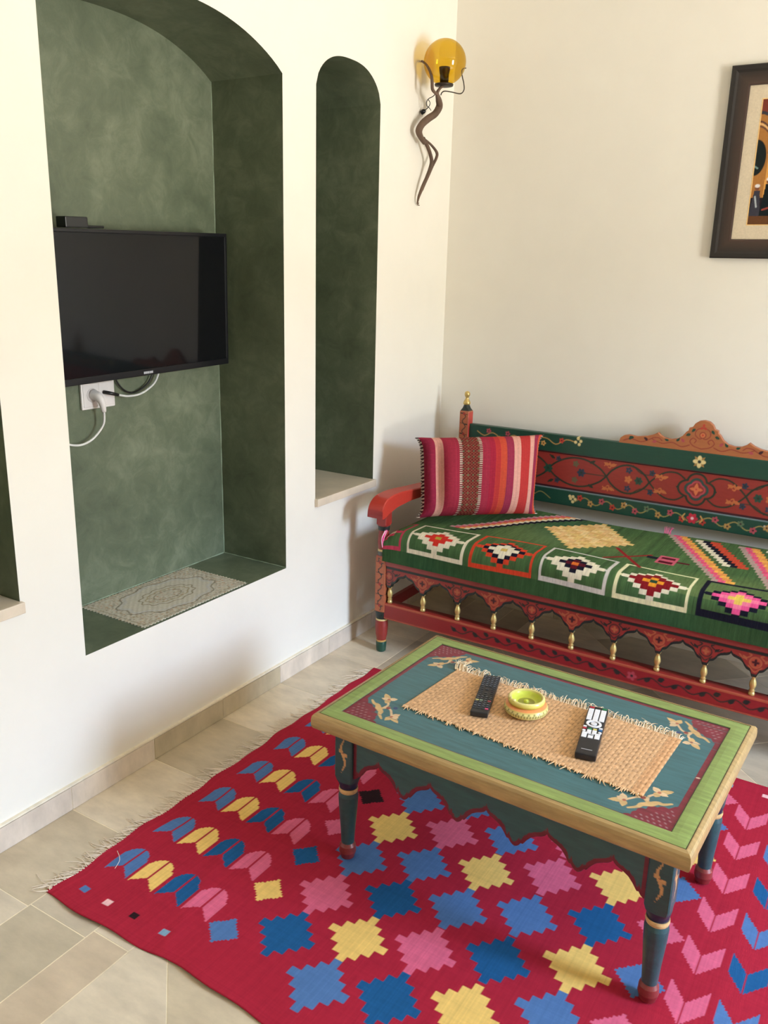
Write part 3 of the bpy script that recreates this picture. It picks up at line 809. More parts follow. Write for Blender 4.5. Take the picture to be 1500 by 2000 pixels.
def rpf(s):
    g_ = lambda x: XC + s * (XC - x)
    lens(0.215, 0.395, 0.048, s); lens(0.395, 0.575, 0.052, s); lens(0.575, 0.825, 0.060, s); lens(0.825, 1.000, 0.058, s)
    for q in (-1, 1):
        rp_.line([(g_(1.000), 0.701), (g_(1.03), 0.701 + q * 0.03), (g_(1.065), 0.701 + q * 0.052), (g_(1.105), 0.701 + q * 0.054), (g_(1.135), 0.701 + q * 0.036)], 0.0062, VG, 5)
        rp_.line([(g_(0.93), 0.701 + q * 0.060), (g_(0.965), 0.701 + q * 0.032), (g_(1.015), 0.701 + q * 0.030)], 0.0035, VG, 4)
        rp_.flower(g_(0.915), 0.701 + q * 0.038, 0.013, 5, NB_, C3(90, 60, 90)); rp_.flower(g_(1.008), 0.701 + q * 0.040, 0.012, 5, NB_, VG)
        rp_.flower(g_(0.615), 0.701 + q * 0.047, 0.011, 5, NB_, VG); rp_.leaf(g_(0.60), 0.701 + q * 0.045, 0.03, 0.012, (0.5 * q if s > 0 else PI - 0.5 * q), VG)
        rp_.flower(g_(0.692), 0.701 + q * 0.034, 0.013, 5, C3(92, 88, 62), None)
        rp_.leaf(g_(0.75), 0.701 + q * 0.044, 0.03, 0.012, (2.6 if s > 0 else 0.5) * q, VG)
        for cx_, cz_ in ((0.835, 0.054), (1.045, 0.030)):
            x_, z_ = g_(cx_), 0.701 + q * cz_ * 0.86
            rp_.line([(x_ - 0.022, z_ - 0.003 * q), (x_ - 0.010, z_ + 0.008 * q), (x_ + 0.004, z_), (x_ + 0.002, z_ - 0.009 * q), (x_ - 0.006, z_ - 0.006 * q)], 0.0042, ORN, 4)
            rp_.leaf(x_ + 0.002, z_, 0.028, 0.014, 0.3 * q, ORN); rp_.leaf(x_ - 0.004, z_, 0.025, 0.013, PI - 0.5 * q, ORN); rp_.leaf(x_, z_, 0.016, 0.010, PI / 2 * q, ORN)
        rp_.flower(g_(0.46), 0.701 + q * 0.030, 0.012, 5, NB_, VG); rp_.flower(g_(0.31), 0.701 + q * 0.022, 0.010, 4, ORN, None)
    rp_.line([(g_(0.725), 0.701), (g_(0.82), 0.701)], 0.0035, VG)
    rp_.flower(g_(0.718), 0.701, 0.017, 6, NB_, VG); rp_.flower(g_(0.957), 0.701, 0.016, 6, C3(30, 70, 56), VG)
    rp_.flower(g_(0.915), 0.701, 0.015, 5, ORN, None)
    rp_.flower(g_(0.572), 0.701, 0.019, 6, C3(30, 70, 56), VG); rp_.flower(g_(0.395), 0.701, 0.015, 6, ORN, VG)
mir(rpf)
# quatrefoil medallion
def quat(rx, ry, cusp, wd, col):
    P = []
    for k in range(72):
        a = 2 * PI * k / 72; rr = 1 - cusp * abs(math.cos(2 * a)) ** 3 * 0 + cusp * (abs(math.cos(2 * a)) - 0.6)
        P.append((XC + rx * rr * math.cos(a), 0.701 + ry * rr * math.sin(a)))
    rp_.line(P, wd, col, 0, True)
quat(0.062, 0.056, 0.30, 0.0075, VG); quat(0.038, 0.037, 0.26, 0.0085, C3(40, 72, 66)); quat(0.029, 0.028, 0.2, 0.0045, SPK)
rp_.leaf(XC - 0.064, 0.701, 0.014, 0.010, PI, VG); rp_.leaf(XC + 0.064, 0.701, 0.014, 0.010, 0, VG)
for a in range(4):
    rp_.leaf(XC, 0.701, 0.026, 0.014, PI / 2 * a, C3(206, 112, 70))
rp_.flower(XC, 0.701, 0.011, 4, C3(206, 112, 70), C3(190, 50, 60), PI / 4)
rp_.rect(0.1, 2.3, 0.61, 0.630, SDK); rp_.rect(0.1, 2.3, 0.7705, 0.79, SDK)
panel('red_panel', xb, 0.618, 0.774, -0.084, -0.066, rp_, M_paint, sofa, SO)
lr = Cv(0.15, 2.25, 0.54, 0.63, 0.002, SG)
def lrf(s):
    g_ = lambda x: XC + s * (XC - x)
    P = [(g_(0.70 + 0.0465 * i), 0.586 + 0.0125 * (1 if i % 2 else -1)) for i in range(11)]
    lr.line(P, 0.0042, C3(150, 132, 76), 6)
    for i in range(10):
        x_, z_ = g_(0.725 + 0.0465 * i), 0.586 + 0.009 * (-1 if i % 2 else 1)
        lr.flower(x_, z_, 0.0125, 5, (SBR * 0.9, SPK, SGO * .8)[(i * 2) % 3] if i != 6 else C3(90, 110, 80), SDK)
    for dx, dz in ((0, 0.010), (0.010, 0.0), (-0.010, 0.0), (0.0, -0.012), (-0.014, 0.010)):
        lr.dot(g_(0.695) + dx, 0.586 + dz, 0.0065, SCR * 0.9)
    P = [(g_(0.235 + 0.045 * i), 0.586 + 0.012 * (1 if i % 2 else -1)) for i in range(9)]
    lr.line(P, 0.003, C3(150, 132, 76), 6)
    lr.dot(g_(0.92), 0.601, 0.003, C3(180, 180, 176))
mir(lrf)
lr.flower(XC, 0.586, 0.020, 6, C3(190, 40, 60), LPK)
lr.line([(XC - 0.03, 0.575), (XC - 0.038, 0.586), (XC - 0.03, 0.600)], 0.005, SGO, 4); lr.line([(XC + 0.03, 0.575), (XC + 0.038, 0.586), (XC + 0.03, 0.600)], 0.005, SGO, 4)
lr.rect(0.1, 2.3, 0.6175, 0.63, C3(92, 110, 112))  # blue-grey highlight along the upper edge, painted into the rail's colour
panel('lower_rail', xb, 0.555, 0.619, -0.093, -0.062, lr, M_paint, sofa, SO)
# crest
cp = [(0.868, 0.850), (0.872, 0.866), (0.885, 0.877), (0.905, 0.881), (0.935, 0.878), (0.975, 0.884), (1.000, 0.893), (1.018, 0.904), (1.028, 0.894), (1.045, 0.885), (1.070, 0.883), (1.095, 0.889), (1.112, 0.902), (1.124, 0.919), (1.132, 0.926), (1.134, 0.936), (1.146, 0.940), (1.154, 0.955), (1.168, 0.966), (1.187, 0.970)]
cxp = np.array([p[0] for p in cp]); czp = np.array([p[1] for p in cp]); cxp = XC - (1.187 - cxp)
cxs = np.concatenate([cxp, 2 * XC - cxp[-2::-1]]); czs = np.concatenate([czp, czp[-2::-1]])
xs = np.arange(cxs[0], cxs[-1], 0.002)
cr = Cv(0.85, 1.53, 0.845, 0.98, 0.0015, C3(168, 100, 60))
BRN = C3(140, 56, 44)
def crf(s):
    g_ = lambda x: XC + s * (XC - 0.0 - x)
    def L(P, w, c): cr.line([(XC + s * (x - XC), z) for x, z in P], w, c, 5)
    L([(XC, 0.862), (XC + .03, 0.870), (XC + .045, 0.886), (XC + .035, 0.900), (XC + .022, 0.893), (XC + .028, 0.882)], 0.0035, BRN)
    L([(XC + .045, 0.872), (XC + .075, 0.862), (XC + .11, 0.874), (XC + .15, 0.866), (XC + .19, 0.880), (XC + .165, 0.886), (XC + .15, 0.876)], 0.0035, BRN)
    L([(XC + .19, 0.880), (XC + .23, 0.862), (XC + .27, 0.870), (XC + .30, 0.860)], 0.0035, BRN)
    L([(XC, 0.942), (XC + .022, 0.935), (XC + .028, 0.915), (XC + .012, 0.900), (XC + .0, 0.905)], 0.0035, BRN)
    for x, z, a, c in ((XC + .03, 0.938, -0.9, SG), (XC + .045, 0.915, -0.4, SG), (XC + .125, 0.878, 0.5, SG), (XC + .095, 0.880, 2.2, SG), (XC + .26, 0.874, 0.2, SG), (XC + .28, 0.866, 2.4, SG), (XC + .065, 0.880, 0.8, SPK * .9), (XC + .205, 0.870, 0.6, SDK), (XC + .17, 0.872, -0.3, SPK * .9)):
        cr.leaf(XC + s * (x - XC), z, 0.020, 0.011, a if s > 0 else PI - a, c)
mir(crf)
cr.dot(XC, 0.915, 0.013, BRN); cr.dot(XC, 0.915, 0.009, C3(196, 116, 70)); cr.dot(XC, 0.915, 0.004, SBR)
cr.flower(XC, 0.945, 0.012, 3, SBR, None, PI / 2)
panel('crest', xs, 0.849, np.interp(xs, cxs, czs), -0.088, -0.066, cr, M_paint, sofa, SO, edge=C3(170, 96, 56), nz=60)
# ------------------------------------------------------------------ kilim seat cushion
GR = C3(72, 100, 60); GRD = C3(40, 76, 48); CREAM = C3(226, 216, 190); ORD = C3(206, 66, 40)
CX0, CX1 = 0.182, 2.183
yback, yfr, zt, zbm, rad_ = -0.150, -0.776, 0.535, 0.400, 0.055
flat_len = (yfr + rad_ - yback) * -1
arc_len = rad_ * PI / 2
down_len = (zt - rad_) - zbm
VT = flat_len + arc_len + down_len
def unroll(v):
    v = np.asarray(v); a = np.clip((v - flat_len) / rad_, 0, PI / 2); dn = np.clip(v - flat_len - arc_len, 0, None)
    y = yback - np.minimum(v, flat_len) - rad_ * np.sin(a); z = zt - rad_ * (1 - np.cos(a)) - dn
    return y, z
def vy(y): return yback - y                    # on the flat top
def vz(z): return flat_len + arc_len + (zt - rad_ - z)
pad = Cv(CX0, CX1, 0.0, VT, 0.003, GR)
rng = np.random.default_rng(5)
bands = np.repeat(rng.normal(0, 1, pad.nx // 6 + 2), 6)[:pad.nx]
fine = rng.normal(0, 1, pad.nx)
pad.A *= (1 + 0.10 * bands + 0.08 * fine)[:, None, None]
VV = pad.Y[None, :, None]
# faded yellow-green and bluish areas of the abrashed weave
XX = pad.X[:, None, None]
fade = np.clip(np.sin(XX * 5.1 + 0.6) * np.sin(VV * 9 + XX * 2), 0, 1) * (VV < 0.62)
pad.A = pad.A * (1 - 0.6 * fade) + C3(112, 128, 78) * 0.6 * fade
blu = np.clip(np.sin(XX * 7.3 + 2.0) * np.sin(VV * 5 + 0.4), 0, 1) ** 2
pad.A = pad.A * (1 - 0.5 * blu) + C3(34, 92, 76) * 0.5 * blu
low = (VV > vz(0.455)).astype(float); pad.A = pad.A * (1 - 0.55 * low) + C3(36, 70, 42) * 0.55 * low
v0, v1 = vy(-0.632), vz(0.455)
vm = flat_len + 0.022
def sq(x0, frame, rings, w=0.243, stem=None, thick=0.010):
    x1 = x0 + w; xc = (x0 + x1) / 2; t = thick
    pad.rect(x0, x1, v0, v0 + t * 0.9, frame); pad.rect(x0, x1, v1 - t * 1.7, v1, frame)
    pad.rect(x0, x0 + t, v0, v1, frame); pad.rect(x1 - t, x1, v0, v1, frame)
    cw, ch = 0.0232, 0.0158; N = len(rings) - 1
    pad.rect(x0, xc - N * cw, vm - ch * .28, vm + ch * .28, frame); pad.rect(xc + N * cw, x1, vm - ch * .28, vm + ch * .28, frame)
    pad.rect(xc - cw * .5, xc + cw * .5, vm, v1, frame if stem is None else stem)
    for i in range(-N, N + 1):
        for j in range(-N, N + 1):
            d_ = abs(i) + abs(j)
            if d_ <= N:
                c = rings[N - d_]
                c = c[(i + j) % 2] if isinstance(c, tuple) else c
                pad.rect(xc + (i - .5) * cw, xc + (i + .5) * cw, vm + (j - .5) * ch, vm + (j + .5) * ch, c)
PK = C3(196, 60, 92); MAR = C3(88, 20, 34); REDC = C3(204, 50, 40); ORY = C3(228, 150, 44); NAVY = C3(26, 26, 40)
specs = [(C3(186, 62, 86), [PK, CREAM, PK, CREAM, NAVY]), (CREAM, [CREAM, CREAM, REDC, REDC, C3(168, 160, 60)]), (ORD, [ORD, NAVY, CREAM, CREAM, C3(206, 176, 96)]),
         (C3(206, 200, 192), [CREAM, CREAM, NAVY, MAR, C3(214, 110, 44)]), (C3(226, 220, 176), [CREAM, (CREAM, C3(130, 26, 32)), (C3(130, 26, 32), ORY), ORY, C3(40, 70, 50)]),
         (NAVY, [NAVY, C3(226, 84, 140), C3(232, 120, 150), C3(226, 190, 90), C3(228, 200, 90)]), (ORD, [ORD, NAVY, CREAM, CREAM, ORY]), (CREAM, [CREAM, CREAM, REDC, MAR, ORY])]
for k, (fc, rg) in enumerate(specs):
    th = 0.016 if k == 5 else 0.0105
    sq(0.288 + 0.2685 * (k - 1), fc, rg, thick=th, w=0.243)
# sand-coloured stepped diamond
SAND = [C3(222, 190, 120), C3(232, 204, 144), C3(214, 172, 108), C3(226, 186, 128)]
def bigdia(xc, yc, hx, hy, nx_, ny_):
    cw, ch = hx / nx_, hy / ny_
    for i in range(-nx_, nx_ + 1):
        for j in range(-ny_, ny_ + 1):
            if abs(i) / (nx_ + .5) + abs(j) / (ny_ + .5) <= 1.02:
                xx, vv = xc + (i - .5) * cw, vy(yc) + (j - .5) * ch
                pad.rect(xx, xx + cw, vv, vv + ch, SAND[(i * 3 + j * 5 + (i * j) % 3) % 4])
bigdia(0.872, -0.398, 0.165, 0.195, 8, 8)
bigdia(1.93, -0.398, 0.165, 0.195, 8, 8)
# diagonal zigzag bands
def zig(xa, ya, xb_, yb_z, colors, wd, step=0.026):
    n = int(math.hypot(xb_ - xa, yb_z - ya) / step); sx = 1
    for k, c in enumerate(colors):
        if c is None: continue
        for i in range(n):
            t = i / n
            x = xa + (xb_ - xa) * t + k * wd; y = ya + (yb_z - ya) * t
            h = abs(yb_z - ya) / n
            pad.rect(x, x + wd * 1.35, vy(y) - h * .5, vy(y) + h * .6, c if not isinstance(c, tuple) else c[i % len(c)])
ZC = [C3(176, 150, 140), (C3(222, 84, 120), C3(226, 96, 130)), (C3(226, 150, 80), C3(232, 170, 80))]
zig(0.372, -0.575, 0.70, -0.165, [C3(196, 150, 150), C3(214, 90, 100), C3(226, 156, 90), CREAM, NAVY], 0.021)
zig(1.122, -0.190, 1.385, -0.640, ZC, 0.022)
zig(1.232, -0.215, 1.385, -0.470, [CREAM, NAVY, C3(196, 74, 50)], 0.026)
zig(1.385, -0.215, 1.56, -0.655, ZC, 0.022)
zig(1.48, -0.215, 1.66, -0.500, [CREAM, NAVY, C3(196, 74, 50)], 0.026)
DR = C3(140, 32, 36)
pad.line([(1.006, vy(-0.620)), (1.135, vy(-0.478))], 0.012, DR); pad.line([(1.010, vy(-0.475)), (1.138, vy(-0.640))], 0.014, DR)
pad.rect(1.125, 1.165, vy(-0.487), vy(-0.515), NAVY); PKM = C3(196, 92, 110)
for (xa, xb_, ya, yb2) in ((1.165, 1.232, -0.458, -0.552),):
    pad.rect(xa, xb_, vy(ya), vy(yb2), PKM)
    pad.rect(xa + 0.010, xb_ - 0.010, vy(ya - 0.013), vy(ya - 0.036), MAR); pad.rect(xa + 0.010, xb_ - 0.010, vy(ya - 0.060), vy(ya - 0.083), MAR)
pad.rect(1.232, 1.275, vy(-0.499), vy(-0.516), MAR)
X, Vg = np.meshgrid(pad.X, pad.Y, indexing='ij')
Y, Z = unroll(Vg)
endw = np.exp(-((X - CX0) / 0.03)) + np.exp(-((CX1 - X) / 0.03))
Z = Z - 0.045 * endw * np.clip((Z - zbm) / (zt - zbm), 0, 1) ** 2
Z += 0.005 * np.sin(X * 6.1 + Y * 5) * np.clip((Z - zbm) / (zt - zbm), 0, 1) - 0.010 * np.exp(-((X - 0.43) ** 2 + (Y + 0.42) ** 2) / 0.03)
Y = Y - 0.005 * np.sin(X * 12 + 1) * np.clip((zt - Z) / 0.06, 0, 1) * np.clip((Z - zbm) / 0.05, 0.2, 1)
bk = Y > yback - 0.03
Z = Z - 0.02 * np.clip((Y - (yback - 0.04)) / 0.04, 0, 1) ** 2
n, mm = X.shape
V = np.stack([X, Y, Z], -1).reshape(-1, 3)
idx = np.concatenate([np.arange(mm), np.arange(1, n) * mm + mm - 1, (n - 1) * mm + np.arange(mm - 2, -1, -1), np.arange(n - 2, 0, -1) * mm])
rim = V[idx].copy(); rim[:, 2] = 0.3985
K = len(V); L = len(idx)
F = np.vstack([grid_faces(n, mm)[:, ::-1], np.stack([idx, np.roll(idx, -1), K + (np.arange(L) + 1) % L, K + np.arange(L)], -1)[:, ::-1]])
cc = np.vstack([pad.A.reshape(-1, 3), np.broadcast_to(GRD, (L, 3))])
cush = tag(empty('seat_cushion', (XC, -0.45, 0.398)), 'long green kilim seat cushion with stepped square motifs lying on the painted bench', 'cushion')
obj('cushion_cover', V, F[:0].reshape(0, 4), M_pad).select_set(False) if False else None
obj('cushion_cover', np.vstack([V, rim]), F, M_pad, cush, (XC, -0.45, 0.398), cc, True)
tz = MB()
for k in range(7):
    a = rnd.uniform(-0.5, 0.5)
    tz.tube([(1.10 + 0.004 * k, -0.165, 0.528), (1.10 + 0.004 * k + 0.01 * a, -0.150, 0.540), (1.095 + 0.006 * k, -0.138 + 0.01 * a, 0.545 + 0.006 * rnd.random())], [0.0016, 0.0014, 0.0007], C3(206, 90, 130), 5, 4)
tz.build('tassel', M_attr, cush, (XC, -0.45, 0.398))
tz = MB()
for k in range(10):
    tz.tube([(0.186, -0.765 + 0.002 * k, 0.52), (0.180 + 0.001 * (k % 3), -0.779 + 0.0015 * k, 0.49), (0.184, -0.780 + 0.0015 * k, 0.455 + 0.004 * (k % 3))], [0.0022, 0.002, 0.0012], C3(216, 36, 120) if k % 4 else C3(240, 200, 215), 5, 4)
tz.build('tassel', M_attr, cush, (XC, -0.45, 0.398))
# ------------------------------------------------------------------ striped pillow
BLp, BRp, TLp, TRp = map(np.array, ((0.245, -0.632, 0.546), (0.617, -0.281, 0.546), (0.176, -0.548, 0.858), (0.579, -0.165, 0.862)))
NU, NV = 300, 200
uu = np.linspace(0, 1, NU); vv = np.linspace(0, 1, NV)
CRM = C3(158, 48, 66); CR2 = C3(142, 40, 64); PKB = C3(216, 156, 140); BRNp = C3(124, 66, 52); ORG = C3(192, 76, 54); MAG = C3(150, 50, 74); REDp = C3(180, 56, 54); ORL = C3(202, 86, 58)
stripes = [(0, .115, CR2), (.115, .175, PKB), (.175, .295, CRM), (.295, .320, None), (.320, .450, 'pat'), (.450, .472, None), (.472, .53, CRM), (.53, .575, C3(160, 40, 60)), (.575, .615, REDp), (.615, .665, ORG), (.665, .725, MAG), (.725, .785, PKB), (.785, .87, REDp), (.87, .915, PKB), (.915, .955, MAG), (.955, 1.01, ORL)]
def pil_col(u, v):
    Cc = np.zeros(u.shape + (3,))
    for a, b, c in stripes:
        s = (u >= a) & (u < b)
        if c is None:
            st = (np.floor(v * 78) % 2) == 0
            Cc[s & st] = C3(196, 176, 156); Cc[s & ~st] = C3(112, 42, 50)
        elif isinstance(c, str):
            zz = np.abs(((u - a) / (b - a) * 9) % 1 - 0.5) + 0.5 * np.abs((v * 44) % 1 - 0.5)
            Cc[s] = C3(130, 74, 56); k = (np.floor(v * 56) + np.floor((u - a) / (b - a) * 10)) % 2 == 0
            Cc[s & k] = C3(104, 34, 36); k2 = (np.floor(v * 56 + 1) % 4 == 0) & (np.floor((u - a) / (b - a) * 10) % 3 == 0)
            Cc[s & k2] = C3(96, 104, 74)
        else:
            Cc[s] = c
    jit = rng.normal(0, 0.05, (u.shape[0], 1, 1)); Cc = Cc * (1 + jit)
    ed = (u < 0.012) | (u > 0.988)
    st = (np.floor(v * 44) % 2) == 0
    Cc[ed & st] = C3(206, 190, 176); Cc[ed & ~st] = C3(60, 30, 36)
    return Cc
Ug, Vg = np.meshgrid(uu, vv, indexing='ij')
a_, b_ = 2 * Ug - 1, 2 * Vg - 1
pin_u = 0.105 * (1 - b_ ** 8); pin_v = 0.055 * (1 - a_ ** 6)
Us = 0.5 + 0.5 * a_ * (1 - pin_u * np.abs(a_) ** 2); Vs = 0.5 + 0.5 * b_ * (1 - pin_v * np.abs(b_) ** 3)
cor = np.clip((np.abs(a_) - 0.86) / 0.14, 0, 1) * np.clip((np.abs(b_) - 0.80) / 0.20, 0, 1)
Us = 0.5 + (Us - 0.5) * (1 - 0.055 * cor ** 1.5 * 0.35); Vs = 0.5 + (Vs - 0.5) * (1 - 0.03 * cor ** 1.5)
B_ = (BLp[None, None] * (1 - Us)[..., None] + BRp * Us[..., None]) * (1 - Vs)[..., None] + (TLp * (1 - Us)[..., None] + TRp * Us[..., None]) * Vs[..., None]
eU = (BRp - BLp) / np.linalg.norm(BRp - BLp); eV = (TLp - BLp); eV /= np.linalg.norm(eV); nN = np.cross(eU, eV); nN /= np.linalg.norm(nN)
if nN[1] > 0: nN = -nN
th = (np.clip(1 - a_ ** 4, 0, 1) ** 0.55) * (np.clip(1 - b_ ** 4, 0, 1) ** 0.55)
th *= (0.086 + 0.004 * np.sin(a_ * 5 + b_ * 3))
# soft creases near the seam
th += 0.004 * np.sin(a_ * 30) * np.clip(np.abs(b_) - 0.6, 0, 1) * (1 - b_ ** 2) - 0.026 * np.exp(-((a_ + 0.74) / 0.09) ** 2) * (1 - b_ ** 2) + 0.012 * np.exp(-((a_ + 0.5) / 0.15) ** 2) * (1 - b_ ** 2)
Pf = B_ + nN * th[..., None]; Pb = B_ - nN * (th * 0.8)[..., None]
off = np.array([0, 0, 0.0])
cf = pil_col(Ug, Vg)
V = np.vstack([Pf.reshape(-1, 3), Pb.reshape(-1, 3)]); K = NU * NV
zmin = V[:, 2].min(); V[:, 2] += max(0, 0.539 - zmin) * 0.6
Fa = grid_faces(NU, NV); Fb = grid_faces(NU, NV)[:, ::-1] + K
pil = tag(empty('striped_pillow', ((BLp + BRp) / 2).tolist()), 'crimson and pink striped woven pillow leaning in the left corner of the bench', 'pillow')
ORG_P = (BLp + BRp) / 2
obj('pillow_cover', V, np.vstack([Fa, Fb]), M_pil, pil, ORG_P, np.vstack([cf.reshape(-1, 3), cf.reshape(-1, 3)]), True)
for uu_, sd in ((0.0, -1), (1.0, 1)):
    st_ = MB()
    i = 0 if uu_ == 0 else NU - 1
    for k in range(0, 60):
        j = int((k + 0.5) / 60 * (NV - 1)); p = Pf[i, j] + np.array([0, 0, V[0, 2] - Pf[0, 0][2]])
        q = p - eU * sd * 0.009
        st_.tube([q + nN * 0.0075, p + eU * sd * 0.0022 + nN * 0.003, p + eU * sd * 0.0022 - nN * 0.003, q - nN * 0.0075], 0.0013, C3(216, 202, 188) if k % 2 == 0 else C3(44, 26, 32), 5, 2)
    st_.build('edge_stitching', M_attr, pil, ORG_P)

# ------------------------------------------------------------------ painted coffee table (local frame, centre on floor)
TL_ = (1.1835, -1.6685, 0.0); TROT = -0.0338
TEAL = C3(60, 106, 112); TEALD = C3(48, 90, 92); TGR = C3(136, 156, 86); TWD = C3(172, 142, 92); TMR = C3(122, 34, 52); TCR = C3(206, 170, 116); TDB = C3(18, 32, 58); TDK = C3(52, 40, 40)
tab = tag(empty('coffee_table', TL_, TROT), 'low teal and green painted coffee table with turned legs standing on the red rug', 'table')
HX, HY = 0.461, 0.302
ZT = 0.4400
z6 = (0, 0, 0)
def rect_loft(name, hx, hy, prof, mat, parent, c=(0, 0), axis='z'):
    V = []; cc = []
    for ins, z, col in prof:
        a, b = hx - ins, hy - ins
        for sx, sy in ((-1, -1), (1, -1), (1, 1), (-1, 1)):
            V.append((c[0] + sx * a, c[1] + sy * b, z)); cc.append(col)
    F = [(i * 4 + k, i * 4 + (k + 1) % 4, (i + 1) * 4 + (k + 1) % 4, (i + 1) * 4 + k) for i in range(len(prof) - 1) for k in range(4)]
    return V, F, cc
pr_ = [(0.060, 0.396, TWD), (0.014, 0.396, TWD), (0.0055, 0.3975, TWD), (0.0015, 0.402, TWD), (0.0, 0.409, TWD), (0.0, 0.424, TWD), (0.0015, 0.432, TWD), (0.0055, 0.4375, TWD), (0.0115, 0.4395, TWD * 1.05), (0.0140, 0.4398, TWD * 0.8), (0.0143, 0.4388, C3(84, 74, 42)), (0.0160, 0.4388, C3(84, 80, 44)), (0.0164, 0.4396, TGR * 0.9), (0.0185, 0.4398, TGR), (0.022, 0.4402, TGR * 1.05), (0.040, 0.4408, TGR), (0.052, 0.4400, TGR * 0.98), (0.0535, 0.4395, TGR * 0.7), (0.0545, 0.4375, TDK), (0.0548, 0.4350, TDK)]
V, F, cc = rect_loft('x', HX, HY, pr_, None, None)
obj('top_frame', np.array(V), F, M_tabl, tab, z6, np.array(cc))
px, py = HX - 0.0545, HY - 0.0545
tp = Cv(-px, px, -py, py, 0.0015, TEAL)
for (xa, xb_, ya, yb2, c) in ((-px, px, -py, -py + 0.0045, TMR), (-px, px, py - 0.011, py, TMR), (-px, -px + 0.011, -py, py, TMR), (px - 0.013, px, -py, py, TMR)):
    tp.rect(xa, xb_, ya, yb2, c)
for sx in (-1, 1):
    for sy in (-1, 1):
        def P(a, b): return (sx * (px - a), sy * (py - b))
        # lattice corner in maroon: quarter rosette with teal flecks
        tp.poly([P(0, 0), P(0.105, 0), P(0.095, 0.010), P(0.078, 0.013), P(0.079, 0.030), P(0.068, 0.042), P(0.060, 0.060), P(0.046, 0.068), P(0.028, 0.074), P(0.018, 0.090), P(0.0, 0.105)], TMR)
        for (a, b) in ((0.068, 0.034), (0.052, 0.054), (0.034, 0.064), (0.074, 0.018)):
            tp.dot(*P(a, b), 0.013, TMR)
        for i in range(6):
            for j in range(6):
                a, b = 0.012 + i * 0.0125 + (j % 2) * 0.006, 0.010 + j * 0.012
                if a / 0.085 + b / 0.085 < 1.08: tp.dot(*P(a, b), 0.0036, C3(150, 116, 122), 0.0018, 0.6 * sx * sy)
        def LF(a, b, ta, tb, wd, col):
            p, q = P(a, b), P(ta, tb)
            tp.leaf(p[0], p[1], math.hypot(q[0] - p[0], q[1] - p[1]), wd, math.atan2(q[1] - p[1], q[0] - p[0]), col)
        CL = C3(218, 186, 146)
        tp.line([P(.062, .070), P(.052, .082), P(.040, .084), P(.026, .096)], 0.015, TCR, 5, taper=True)
        tp.line([P(.062, .070), P(.078, .058), P(.082, .046), P(.098, .030)], 0.015, TCR, 5, taper=True)
        tp.dot(*P(.064, .070), 0.008, TCR)
        tp.line([P(.064, .070), P(.074, .078), P(.082, .088)], 0.008, TCR * 0.95, 4)
        tp.line([P(.072, .080), P(.074, .096), P(.064, .112), P(.060, .122)], 0.0055, CL, 5)
        tp.line([P(.076, .082), P(.092, .080), P(.104, .066), P(.112, .054)], 0.0055, CL, 5)
        for (a, b, dirs) in ((0.060, 0.122, ((-.026, .022), (.018, .016), (.004, -.022), (-.020, -.004))), (0.113, 0.052, ((.030, -.016), (.012, .024), (-.004, -.024), (.018, .006)))):
            for k, (da, db) in enumerate(dirs): LF(a, b, a + da, b + db, 0.016, CL if k % 2 else TCR)
            tp.dot(*P(a, b), 0.0042, C3(170, 96, 72))
        tp.dot(*P(.083, .084), 0.0058, C3(140, 66, 60)); tp.dot(*P(.098, .094), 0.006, C3(40, 60, 110))
for k in range(26):   # worn scratches along the grain
    x = rnd.uniform(-px, px); y = rnd.uniform(-py + 0.02, py - 0.02); L = rnd.uniform(0.04, 0.22)
    tp.line([(x, y), (x + L, y + rnd.uniform(-.004, .004))], 0.0016, TEAL * rnd.uniform(0.78, 1.22))
tp.leaf(px - 0.012, -0.02, 0.012, 0.006, 0.2, C3(220, 190, 170))
X, Y = np.meshgrid(tp.X, tp.Y, indexing='ij'); n, mm = X.shape
V = np.stack([X, Y, np.full(X.shape, 0.4372)], -1).reshape(-1, 3)
idx = np.array([0, (n - 1) * mm, n * mm - 1, mm - 1])
Vb = V[idx].copy(); Vb[:, 2] = 0.410
K = len(V)
edge = np.concatenate([np.arange(mm), np.arange(1, n) * mm + mm - 1, (n - 1) * mm + np.arange(mm - 2, -1, -1), np.arange(n - 2, 0, -1) * mm])
rim = V[edge].copy(); rim[:, 2] = 0.412; L = len(edge)
F = np.vstack([grid_faces(n, mm), np.stack([edge, np.roll(edge, -1), K + (np.arange(L) + 1) % L, K + np.arange(L)], -1), np.array([[K, K + mm - 1, K + mm - 1 + n - 1, K + 2 * (mm - 1) + n - 1]])])
obj('top_panel', np.vstack([V, rim]), F, M_tabl, tab, z6, np.vstack([tp.A.reshape(-1, 3), tp.A.reshape(-1, 3)[edge]]))
